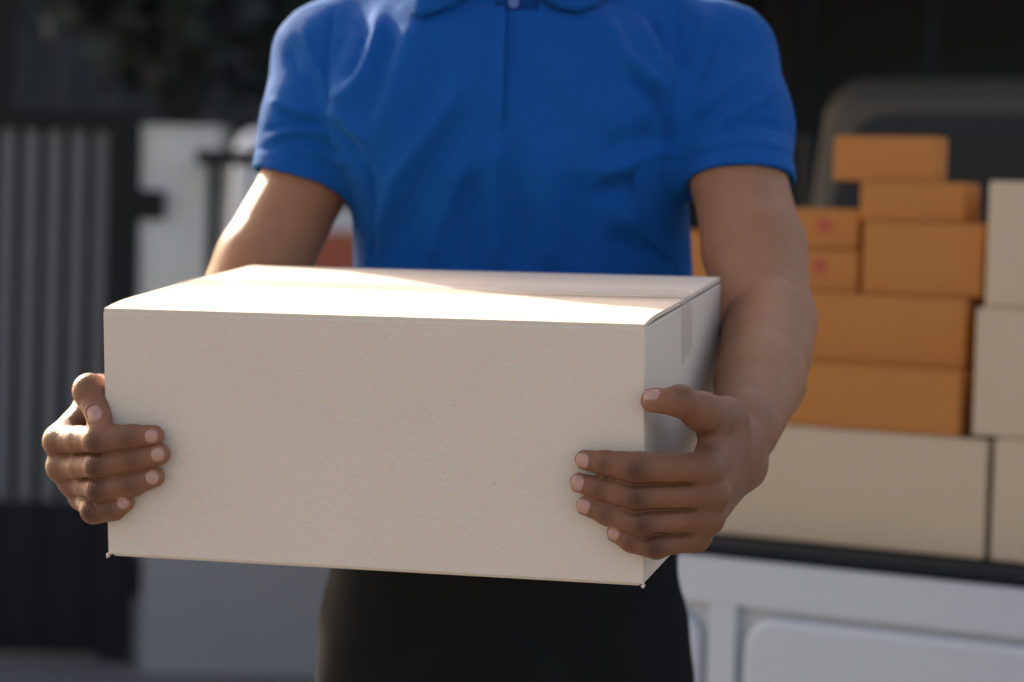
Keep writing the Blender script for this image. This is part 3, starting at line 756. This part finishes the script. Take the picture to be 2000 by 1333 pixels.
# collar: two leaves folded over, and a stand ring round the neck
def leaf(edge, s):
    E = np.array(edge, float)
    def fn(u, v_):
        k = u * (len(E) - 1); i = min(int(k), len(E) - 2); e = E[i] + (E[i + 1] - E[i]) * (k - i)
        top = np.array([NECK0[0] + s * (.082 - .052 * u), NECK0[1] - .045 - .045 * u + .03 * (1 - u), NECK0[2] + .052 - .026 * u])
        q = onshirt(e[0], max(e[1], -30), .0035 + .004 * math.sin(math.pi * u))
        if q is None: q = P(e[0], e[1], 2.33)
        mid = v_ * q + (1 - v_) * top
        return mid - RC[:, 1] * .016 * math.sin(math.pi * v_) ** .8 + np.array([0, 0, .006]) * math.sin(math.pi * v_)
    return fn
patch('collar', leaf([(760, -28), (790, 6), (817, 34), (850, 24), (885, 12), (915, -8), (945, -30)], -1), 24, 14, MT['shirt'], shirt, .0028)
patch('collar', leaf([(1225, -30), (1195, -8), (1165, 12), (1130, 23), (1095, 18), (1066, 4), (1040, -22)], 1), 24, 14, MT['shirt'], shirt, .0028)
bm = bmesh.new()
ring = []
for k in range(33):
    a = math.radians(-62 + 304 * k / 32) ; ring.append(a)
V = [[bm.verts.new((NECK0[0] + (.077 - .004 * j) * math.cos(a), NECK0[1] + (.077 - .004 * j) * math.sin(a), NECK0[2] - .012 + .03 * j + .012 * math.sin(a))) for j in range(3)] for a in ring]
for r1, r2 in zip(V, V[1:]):
    for j in range(2): bm.faces.new((r1[j], r2[j], r2[j + 1], r1[j + 1]))
o = fin(bm, 'collar_stand', MT['shirt_in'], shirt, True); md = o.modifiers.new('thickness', 'SOLIDIFY'); md.thickness = .002
for px, py in ((1003, 6), (948, 118), (946, 205)):
    q = onshirt(px, py, .0045 if px > 990 else .0065)
    bm = bmesh.new(); bmesh.ops.create_cone(bm, cap_ends=True, segments=20, radius1=.0055, radius2=.0048, depth=.002)
    o = fin(bm, 'button', MT['btn'] if px > 990 else MT['shirt'], shirt)
    o.matrix_world = Matrix.Translation(Vector(tuple(q))) @ Vector(tuple(TOCAM)).to_track_quat('Z', 'Y').to_matrix().to_4x4()
    if px < 990: bpy.data.objects.remove(o)
# --- trousers, shoes
def trouser_sdf(p):
    z = p[:, 2]
    d = smax(loft(p, -.0065, 2.3), np.maximum(z - 1.04, .765 - z), .03)
    L_ = smin(leg_sdf(p, -1, .003), leg_sdf(p, 1, .003), .012)
    top = np.clip((z - .70) / .14, 0, 1)
    return smin(d, L_, .05)
def trouser_cut(p):
    d = np.maximum(trouser_sdf(p), .075 - p[:, 2]); return d
v, f = surface(trouser_cut, (-.34, TY - .22, .05), (.34, TY + .22, 1.07), .0055, 1.9)
n = vnormals(v, f); X, Y = topx(v)
disp = wave_noise(v * np.array([1, 1, .8]), 38, 21) * .0022 + wave_noise(v, 90, 22) * .0008
d, t = seg_d(X, Y, [(920, 1100), (915, 1200), (925, 1333)]); disp -= .003 * np.exp(-(d / 7) ** 2)
d, t = seg_d(X, Y, [(800, 1340), (880, 1250), (930, 1230), (1010, 1260), (1100, 1340)]); disp += .004 * np.exp(-(d / 18) ** 2)
link('trousers', to_mesh('trousers', v + n * disp[:, None], f, MT['trousers']), None, person)
for s in (-1, 1):
    c = np.array([cxh + s * .13, TY - .04, 0])
    def shoe(p):
        d = cone(p, c + [0, .08, .042], c + [s * .015, -.10, .034], .040, .040)
        d = smin(d, cone(p, c + [0, .05, .06], c + [0, .04, .10], .045, .040), .03)
        return np.maximum(d, .003 - p[:, 2])
    v, f = surface(shoe, c - [.1, .2, .02], c + [.1, .2, .17], .005)
    link('shoe', to_mesh('shoe', v, f, MT['shoe']), None, person)
# ================================================================== PICKUP TRUCK AND PARCELS
YAW = math.radians(30)
T_AX = np.array([math.cos(YAW), -math.sin(YAW), 0]); T_FW = np.array([math.sin(YAW), math.cos(YAW), 0])
R0 = P(1650, 1075, 3.20); BEDZ = R0[2]; R0 = np.array([R0[0], R0[1], 0])
TRM = Matrix.Identity(4)
for i in range(3): TRM[i][0] = T_AX[i]; TRM[i][1] = T_FW[i]; TRM[i][3] = R0[i]
def t_hit(px, py, s):                       # pixel -> (t along rear, z) on the plane s metres inside the rear edge
    d = ray(px, py); k = (s + T_FW @ (R0 - CAM)) / (T_FW @ d); q = CAM + k * d
    return (q - R0) @ T_AX, q[2]
truck = empty('pickup_truck', (0, 0, 0)); truck.matrix_world = TRM
tag(truck, 'white pickup truck with dropped tailgate and parcels stacked in its bed', 'truck')
TL0, TR0 = -.66, .94
bm = bmesh.new()                                  # tailgate hanging down: frame with recessed pressed panels
gz1 = BEDZ - .024; gz0 = gz1 - .50
bm_box(bm, (TL0, -.030, gz0), (TR0, -.006, gz1), .004, 2)
tail = fin(bm, 'tailgate', MT['truck'], truck)
def press(x0, x1, z0, z1_, m):
    """pressed panel: a rounded rectangle with a sunken groove round it"""
    bm = bmesh.new(); r = .035; rings = []
    for off, dep in ((0, 0), (.004, .0), (.010, .006), (.018, .006), (.026, -.001), (.03, -.001)):
        pts = []
        for cxx, czz, a0 in ((x1 - r, z1_ - r, 0), (x0 + r, z1_ - r, 90), (x0 + r, z0 + r, 180), (x1 - r, z0 + r, 270)):
            for k in range(7):
                a = math.radians(a0 + 15 * k); rr = r - off * .8
                pts.append((cxx + rr * math.cos(a), -.0315 + dep, czz + rr * math.sin(a)))
        # pull straight sides in by the same offset
        rings.append([bm.verts.new(q) for q in pts])
    for r1, r2 in zip(rings, rings[1:]):
        for k in range(28): bm.faces.new((r1[k], r1[(k + 1) % 28], r2[(k + 1) % 28], r2[k]))
    bm.faces.new(rings[-1]); bmesh.ops.recalc_face_normals(bm, faces=bm.faces)
    return fin(bm, 'pressed_panel', m, tail, False)
# real recess: build the gate face as a ridge frame standing 9 mm proud of a back sheet
bpy.data.objects.remove(tail)
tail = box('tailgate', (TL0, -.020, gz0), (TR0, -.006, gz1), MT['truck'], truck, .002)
pt = [t_hit(1442, 1180, -.03)[0], 0]
_, zp = t_hit(1700, 1212, -.03)
x_rib0, x_rib1 = t_hit(1388, 1170, -.03)[0], t_hit(1440, 1180, -.03)[0]
ptop = zp; pbot = gz0 + .06
cent = (TL0 + TR0) / 2
holes = [(TL0 + .06, x_rib0), (x_rib1, 2 * cent - x_rib1), (2 * cent - x_rib0, TR0 - .06)]
def ribframe():
    bm = bmesh.new(); xs = [TL0] + [q for h in holes for q in h] + [TR0]
    def plate(x0, x1, z0, z1_): bm_box(bm, (x0, -.034, z0), (x1, -.0205, z1_))
    plate(TL0, TR0, ptop, gz1); plate(TL0, TR0, gz0, pbot)
    for a, b in zip(xs[::2], xs[1::2]): plate(a, b, pbot + .0005, ptop - .0005)
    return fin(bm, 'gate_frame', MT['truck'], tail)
ribframe()
def panel(x0, x1):
    """raised field with rounded corners inside the frame opening"""
    bm = bmesh.new(); r = .045; g_ = .012; rings = []
    for ins, y in ((.0, -.0207), (.0, -.030), (.004, -.033), (.010, -.0345)):
        pts = []
        for cxx, czz, a0 in ((x1 - g_ - r, ptop - g_ - r, 0), (x0 + g_ + r, ptop - g_ - r, 90), (x0 + g_ + r, pbot + g_ + r, 180), (x1 - g_ - r, pbot + g_ + r, 270)):
            for k in range(7):
                a = math.radians(a0 + 15 * k); pts.append((cxx + (r - ins) * math.cos(a), y, czz + (r - ins) * math.sin(a)))
        rings.append([bm.verts.new(q) for q in pts])
    for r1, r2 in zip(rings, rings[1:]):
        for k in range(28): bm.faces.new((r1[k], r1[(k + 1) % 28], r2[(k + 1) % 28], r2[k]))
    bm.faces.new(rings[-1]); bmesh.ops.recalc_face_normals(bm, faces=bm.faces)
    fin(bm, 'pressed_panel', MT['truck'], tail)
for a, b in holes: panel(a, b)
box('bed_sill', (TL0, -.012, BEDZ - .022), (TR0, .06, BEDZ - .003), MT['rubber'], truck, .006)
box('bed_floor', (TL0 + .02, .061, BEDZ - .06), (TR0 - .02, 1.62, BEDZ - .002), MT['rubber'], truck)
for sx, x0 in ((-1, TL0), (1, TR0)):
    bm = bmesh.new(); lo, hi = (x0 - .07, x0 - .003) if sx < 0 else (x0 + .003, x0 + .07)
    bm_box(bm, (lo, .0, BEDZ - .46), (hi, 1.66, BEDZ + .40 * .0 + .16), .02, 3)
    fin(bm, 'bed_side', MT['truck'], truck)
    lamp = box('tail_light', (lo + .008, -.012, BEDZ - .20), (hi - .008, -.001, BEDZ + .08), MT['lamp_red'], truck, .004)
    for y in (.55, 3.2):
        bm = bmesh.new(); bmesh.ops.create_cone(bm, cap_ends=True, segments=36, radius1=.34, radius2=.34, depth=.22)
        bmesh.ops.bevel(bm, geom=[e for e in bm.edges if e.calc_face_angle(0) > 1], offset=.035, segments=3, affect='EDGES')
        wq = fin(bm, 'wheel', MT['rubber'], truck); wq.matrix_local = Matrix.Translation((x0 - sx * .16, y + .2, .34)) @ Matrix.Rotation(math.pi / 2, 4, 'Y')
        bm = bmesh.new(); bmesh.ops.create_cone(bm, cap_ends=True, segments=24, radius1=.20, radius2=.17, depth=.232); fin(bm, 'rim', MT['steel'], wq)
box('rear_bumper', (TL0 + .05, -.02, BEDZ - .62), (TR0 - .05, .08, BEDZ - .545), MT['rubber'], truck, .015)
box('chassis', (TL0 + .35, .1, .34), (TR0 - .35, 4.0, BEDZ - .07), MT['rubber'], truck, .02)
# cab: profile extruded across, rear window opening with a frame and dark glass
cy0 = 1.70
xl, zr = t_hit(1478, 150, cy0)[0] - .0, t_hit(1750, 150, cy0)[1]
xr = 2 * cent - xl
def ringpts(x0, x1, z0, z1_, r, taper, n=8):
    pts = []
    for cxx, czz, a0 in ((x1 - r - taper, z1_ - r, 0), (x0 + r + taper, z1_ - r, 90), (x0 + .03, z0 + .03, 180), (x1 - .03, z0 + .03, 270)):
        rr = r if a0 < 180 else .03
        for k in range(n): a = math.radians(a0 + 90 * k / (n - 1)); pts.append((cxx + rr * math.cos(a), czz + rr * math.sin(a)))
    return pts
bm = bmesh.new(); rings = []
for y, g_, zt_ in ((cy0, -.03, zr - .03), (cy0 + .05, 0, zr), (cy0 + .5, .02, zr + .03), (cy0 + 1.25, .0, zr - .02), (cy0 + 1.75, .0, zr - .42), (cy0 + 2.75, -.06, zr - .52), (cy0 + 2.85, -.1, zr - .62)):
    rings.append([bm.verts.new((x, y, z)) for x, z in ringpts(xl - g_, xr + g_, BEDZ - .48, zt_, .10, .13 if zt_ > zr - .2 else .02)])
m_ = len(rings[0])
for r1, r2 in zip(rings, rings[1:]):
    for k in range(m_): bm.faces.new((r1[k], r1[(k + 1) % m_], r2[(k + 1) % m_], r2[k]))
bm.faces.new(rings[0][::-1]); bm.faces.new(rings[-1]); bmesh.ops.recalc_face_normals(bm, faces=bm.faces)
cab = fin(bm, 'cab', MT['cab'], truck, True)
bm = bmesh.new(); rr = []
for y, ins in ((cy0 - .002, 0), (cy0 - .014, .006), (cy0 - .016, .03)):
    rr.append([bm.verts.new((x, y, z)) for x, z in ringpts(xl + .09 + ins, xr - .09 - ins, BEDZ + .12 + ins, zr - .075 - ins, .09, .11)])
for r1, r2 in zip(rr, rr[1:]):
    for k in range(m_): bm.faces.new((r1[k], r1[(k + 1) % m_], r2[(k + 1) % m_], r2[k]))
bm.faces.new(rr[-1]); bmesh.ops.recalc_face_normals(bm, faces=bm.faces)
fin(bm, 'rear_window', MT['glass'], cab)
for sx, x0 in ((-1, xl), (1, xr)):
    bm = bmesh.new(); bm_box(bm, (x0 - .012 if sx < 0 else x0 - .03, cy0 + .25, zr - .40), (x0 + .03 if sx < 0 else x0 + .012, cy0 + 1.2, zr - .1), .01); fin(bm, 'side_window', MT['glass'], cab)
# parcels (left px, right px, top py at centre, s, depth, material, label)
def parcel(xl_, xr_, yt, s, dep, base, m, label, group=None, yb=None, rz=0.):
    cxp = (xl_ + xr_) / 2
    _, zt_ = t_hit(cxp, yt, s)
    t0 = t_hit(xl_, yt + 40, s)[0]; t1 = t_hit(xr_, yt + 40, s)[0]
    W_ = t1 - t0; H_ = zt_ - base
    e = empty('parcel_box', tuple(R0 + T_AX * (t0 + t1) / 2 + T_FW * s + np.array([0, 0, base + .0006])), -YAW + rz)
    tag(e, label, 'box', group)
    b = .002
    bm = bmesh.new(); bm_box(bm, (-W_ / 2, 0, 0), (W_ / 2, dep, H_ - .004), b); fin(bm, 'side_walls', m, e)
    for y0, y1 in ((.0008, dep / 2 - .001), (dep / 2 + .001, dep - .0008)):
        bm = bmesh.new(); bm_box(bm, (-W_ / 2 + .001, y0, H_ - .0038), (W_ / 2 - .001, y1, H_ - .0008), .0008); fin(bm, 'top_flap', m, e)
    return e, base + H_, W_, H_
og, wg = 'orange parcels stacked in the truck bed', 'pale parcels stacked in the truck bed'
_, z8, _, _ = parcel(1386, 1928, 842, .035, .36, BEDZ, MT['beige'], 'long pale box lying on the bed edge under the orange stack', wg)
_, z7, _, _ = parcel(1450, 1876, 713, .050, .28, z8, MT['orange'], 'wide orange box lying directly on the long pale box', og)
_, z6, _, _ = parcel(1455, 1887, 574, .085, .25, z7, MT['orange'], 'wide orange box supporting the two small printed boxes', og)
e5, z5, w5, h5 = parcel(1520, 1676, 489, .115, .12, z6, MT['orange'], 'small orange box with red print, lower of the printed pair', og)
e4, z4, w4, h4 = parcel(1515, 1677, 407, .135, .11, z5, MT['orange'], 'small orange box with red print, upper of the printed pair', og)
for e, pxx, yy, w_, h_, s in ((e5, 1600, 520, w5, h5, .115), (e4, 1610, 440, w4, h4, .135)):
    bm = bmesh.new(); tt = t_hit(pxx, yy, s); cx_ = tt[0] - (T_AX @ (np.array(e.location) - R0)); cz_ = tt[1] - e.location.z
    for a0 in range(5):
        ang = a0 * 72 + 18; a = math.radians(ang); q = (cx_ + .0065 * math.cos(a), cz_ + .0065 * math.sin(a))
        vs_ = [bm.verts.new((q[0] + .0048 * math.cos(b), -.0012, q[1] + .0048 * math.sin(b))) for b in np.linspace(0, 2 * math.pi, 12, endpoint=False)]
        bm.faces.new(vs_)
    bmesh.ops.recalc_face_normals(bm, faces=bm.faces); fin(bm, 'printed_mark', MT['print_red'], e)
_, z12, _, _ = parcel(1330, 1505, 452, .125, .13, z6, MT['orange'], 'plain small orange box beside the printed pair', og)
_, z3, _, _ = parcel(1686, 1921, 434, .105, .13, z6, MT['orange'], 'tall orange box right of the printed pair', og)
_, z2, _, _ = parcel(1680, 1884, 355, .125, .06, z3, MT['orange'], 'flat orange box lying on the tall orange box', og)
_, z1b, _, _ = parcel(1628, 1829, 266, .150, .042, z2, MT['orange'], 'flat orange box at the very top of the orange stack', og)
_, z11, _, _ = parcel(1941, 2260, 868, .035, .32, BEDZ, MT['beige'], 'beige box at the bottom of the right-hand pale stack', wg)
_, z10, _, _ = parcel(1906, 2240, 608, .050, .30, z11, MT['beige'], 'pale box in the middle of the right-hand pale stack', wg)
_, z9, _, _ = parcel(1931, 2230, 356, .080, .26, z10, MT['beige'], 'pale box at the top of the right-hand pale stack', wg)
# carport over the truck; roof is out of view, added to shade the parcels
cp = empty('carport', (0, 0, 0)); tag(cp, 'dark carport with unseen flat top added to shade the pickup truck', 'carport')
box('shade_roof', (-2.0, 4.6, 2.45), (3.6, 9.2, 2.55), MT['black'], cp, .01)
for x, y in ((3.5, 4.7), (3.5, 9.1), (.95, 9.1), (-1.9, 9.1)): box('post', (x - .05, y - .05, 0), (x + .05, y + .05, 2.449), MT['black'], cp, .006)
k = 0
for x in np.arange(.60, 3.5, .46): box('wall_panel', (x, 9.16, .02), (x + .452, 9.19, 2.44), MT['black'], cp, .004)
# ================================================================== GATE, PILLAR, SECOND GATE
GD = 6.8
gy = P(100, 600, GD)[1]
gx = lambda px: P(px, 650, GD)[0]
gz = lambda px, py: P(px, py, GD)[2]
g1 = empty('metal_gate', (gx(100), gy, 0)); tag(g1, 'black metal gate with grey vertical slats and solid lower panel', 'gate')
def wbox(name, px0, px1, z0, z1_, y0, y1, m, par, bev=.003):
    ox = par.location.x; oy = par.location.y
    return box(name, (gx(px0) - ox, gy + y0 - oy, z0), (gx(px1) - ox, gy + y1 - oy, z1_), m, par, bev)
ztop = gz(100, 214); zsl = gz(100, 252); zlow = gz(100, 982)
GL = -1500
wbox('gate_post', 206, 268, .0, ztop + .0, -.03, .05, MT['gate'], g1)
wbox('top_rail', GL, 205.5, zsl, ztop, -.025, .035, MT['gate'], g1)
wbox('dark_gap_sheet', GL, 205.5, zlow + .001, zsl - .001, .018, .024, MT['gate'], g1, 0)  # added sheet, shade between the slats put in as near-black colour
wbox('lower_panel', GL, 205.5, .05, zlow, -.005, .012, MT['gate'], g1)
wbox('bottom_rail', GL, 205.5, .02, .0485, -.025, .035, MT['gate'], g1)
sl = bpy.data.meshes.new('slat'); bm = bmesh.new(); swd = gx(28) - gx(0); bm_box(bm, (-swd / 2, 0, zlow + .001), (swd / 2, .018, zsl - .001), .003); bm.to_mesh(sl); bm.free(); sl.materials.append(MT['slat'])
for i in range(33):
    px = 192 - 46 * i
    o = bpy.data.objects.new('slat', sl); col.objects.link(o); o.parent = g1; o.location = (gx(px) - g1.location.x, -.004, 0)
# lower rods in front of the panel
rod = bpy.data.meshes.new('lower_bar'); bm = bmesh.new(); bm_box(bm, (-.012, -.017, .05), (.012, -.0055, zlow)); bm.to_mesh(rod); bm.free(); rod.materials.append(MT['gate'])
for i in range(17):
    o = bpy.data.objects.new('lower_bar', rod); col.objects.link(o); o.parent = g1; o.location = (gx(170 - 92 * i) - g1.location.x, 0, 0)
for (x0, x1, y0, y1) in ((268.5, 318, 372, 428), (268.5, 303, 1092, 1162)):
    wbox('hinge', x0, x1, gz(290, y1), gz(290, y0), -.05, -.004, MT['gate'], g1, .006)
pil = empty('gate_pillar', (gx(345), gy + .10, 0), 0); tag(pil, 'light grey gate pillar, darker in its lower part, beside the slatted gate', 'pillar')
sz = (gx(424) - gx(268)) / 2
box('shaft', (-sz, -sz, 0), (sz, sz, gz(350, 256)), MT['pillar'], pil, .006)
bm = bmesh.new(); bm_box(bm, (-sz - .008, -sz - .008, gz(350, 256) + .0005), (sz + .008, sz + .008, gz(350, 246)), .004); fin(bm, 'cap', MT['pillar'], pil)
g2 = empty('gate_leaf', (gx(600), gy - .16, 0)); tag(g2, 'open-framed black gate leaf with grey lower sheet in front of the white van', 'gate')
def hb(name, px0, px1, z0, z1_, y0, y1, m, par=g2, bev=.003):
    return box(name, (gx(px0) - par.location.x, y0, z0), (gx(px1) - par.location.x, y1, z1_), m, par, bev)
hb('top_rail', 390, 1100, gz(450, 326), gz(450, 298), -.02, .02, MT['gate'])
hb('side_stile', 413, 432, .842, gz(450, 326) - .0005, -.018, .018, MT['gate']); hb('side_stile', 1080, 1099, .02, gz(450, 326) - .0005, -.018, .018, MT['gate'])
hb('lower_sheet', 306, 1079.5, .001, .80, -.006, .006, MT['panel'])
hb('middle_rail', 306, 1079.5, .801, .84, -.015, .015, MT['gate'])
# low kerb the gates stand behind
kb = box('kerb', (-6, gy + .12, 0), (gx(262), gy + .3, .10), MT['pillar']); kb['kind'] = 'structure'
# ================================================================== WHITE VAN
VD = 9.4
vy = P(500, 500, VD)[1]; vx0 = P(424, 400, VD)[0]; vx1 = vx0 + 1.50; vzt = P(470, 250, VD)[2]
van = empty('delivery_van', ((vx0 + vx1) / 2, vy, 0)); tag(van, 'white van with orange-red stripe parked behind the gates', 'van')
hw = .75
bm = bmesh.new(); rings = []
for y, z1_, hw_, z0 in ((0, vzt - .05, hw - .03, .38), (.06, vzt, hw, .3), (2.3, vzt + .02, hw, .3), (2.75, vzt - .3, hw - .02, .3), (3.2, vzt - .62, hw - .05, .3), (3.3, vzt - .75, hw - .08, .35)):
    rings.append([bm.verts.new((x, y, z)) for x, z in ringpts(-hw_, hw_, z0, z1_, .10, .05)])
for r1, r2 in zip(rings, rings[1:]):
    for k in range(m_): bm.faces.new((r1[k], r1[(k + 1) % m_], r2[(k + 1) % m_], r2[k]))
bm.faces.new(rings[0][::-1]); bm.faces.new(rings[-1]); bmesh.ops.recalc_face_normals(bm, faces=bm.faces)
fin(bm, 'body', MT['van'], van, True)
for s in (-1, 1):
    d_ = box('rear_door', (-.66 if s < 0 else .004, -.016, .50), (-.004 if s < 0 else .66, -.002, vzt - .10), MT['van'], van, .004)
    box('window', (-.55 if s < 0 else .10, -.021, vzt - .29), (-.10 if s < 0 else .55, -.0165, vzt - .16), MT['glass'], d_, .002)
    box('tail_light', ((.675 if s > 0 else -.735), -.018, .62), ((.735 if s > 0 else -.675), .0, .95), MT['lamp_red'], van, .005)
    z0s = P(650, 525, VD)[2] - .05; z1s = P(650, 452, VD)[2]
    box('stripe', (-.655 if s < 0 else .01, -.0185, z0s), (-.01 if s < 0 else .655, -.0165, z1s), MT['red'], d_)
    for y in (.6, 2.6):
        bm = bmesh.new(); bmesh.ops.create_cone(bm, cap_ends=True, segments=28, radius1=.29, radius2=.29, depth=.17)
        wq = fin(bm, 'wheel', MT['rubber'], van); wq.matrix_local = Matrix.Translation((s * .66, y, .29)) @ Matrix.Rotation(math.pi / 2, 4, 'Y')
        bm = bmesh.new(); bmesh.ops.create_cone(bm, cap_ends=True, segments=20, radius1=.17, radius2=.15, depth=.182); fin(bm, 'rim', MT['steel'], wq)
box('rear_bumper', (-.74, -.06, .36), (.74, -.001, .49), MT['rubber'], van, .02)
# ================================================================== DARK BUILDING
bd = empty('dark_building', (-3, 13, 0)); tag(bd, 'dark building clad in vertical metal sheets behind the gates', 'building')
pm = bpy.data.meshes.new('wall_sheet'); bm = bmesh.new()
prof = [(0, 0), (.05, 0), (.075, -.04), (.145, -.04), (.17, 0), (.30, 0), (.325, -.04), (.395, -.04), (.42, 0), (.50, 0)]
a_ = [bm.verts.new((x, y, .0)) for x, y in prof]; b_ = [bm.verts.new((x, y, 5.2)) for x, y in prof]
for k in range(len(prof) - 1): bm.faces.new((a_[k], a_[k + 1], b_[k + 1], b_[k]))
bm.to_mesh(pm); bm.free(); pm.materials.append(MT['wall'])
for i in range(28):
    o = bpy.data.objects.new('wall_sheet', pm); col.objects.link(o); o.parent = bd; o.location = (-4 + i * .503, .003 * (i % 2), 0)
box('structure', (-4, .06, 0), (10.1, 5, 5.2), MT['black'], bd)
box('roof_edge', (-4.05, -.12, 5.21), (10.15, 5.1, 5.45), MT['wall'], bd, .02)
# ================================================================== TREES
def tree(base, limbs, crown, label, seed, nleaf=5200):
    r = np.random.default_rng(seed)
    e = empty('tree', tuple(base)); tag(e, label, 'tree')
    bm = bmesh.new()
    for pts, rad in limbs: tube(bm, [np.array(q) - base for q in pts], rad, 10)
    fin(bm, 'trunk', MT['bark'], e, True)
    bm = bmesh.new()
    cl = []
    for c, s in crown:
        for _ in range(9): cl.append((np.array(c) - base + r.normal(0, .55, 3) * s, s * r.uniform(.25, .5)))
    for _ in range(nleaf):
        c, s = cl[r.integers(len(cl))]; q = c + r.normal(0, .55, 3) * s
        a = unit(r.normal(0, 1, 3)); b = unit(np.cross(a, r.normal(0, 1, 3))); L_ = r.uniform(.05, .10)
        v = [bm.verts.new(tuple(q + x)) for x in (-a * L_, b * L_ * .42, a * L_, -b * L_ * .42)]; bm.faces.new(v)
    fin(bm, 'crown', MT['leaf'], e)
D = 10.6
fk = P(350, 235, D); gb = np.array([fk[0], fk[1], 0.])
t1, t2, t3 = P(268, 60, D), P(432, 70, D), P(345, -160, D + .3)
tree(gb, [([gb, gb + [.02, 0, .7], fk], [.10, .085, .075]), ([fk, (fk + t1) / 2 + [-.02, 0, 0], t1, t1 + [-.15, 0, .6]], [.068, .055, .05, .03]),
          ([fk, (fk + t2) / 2 + [.03, 0, 0], t2, t2 + [.2, .1, .7]], [.07, .06, .05, .03])],
     [(P(300, -170, D), .55), (P(150, -120, D + .4), .45), (P(450, -150, D), .5), (P(560, -110, D + .2), .5), (P(380, -320, D), .7), (P(60, -200, D + .2), .5), (P(640, -40, D + .3), .35)],
     'dark leafy tree with forked trunk behind the gates', 5)
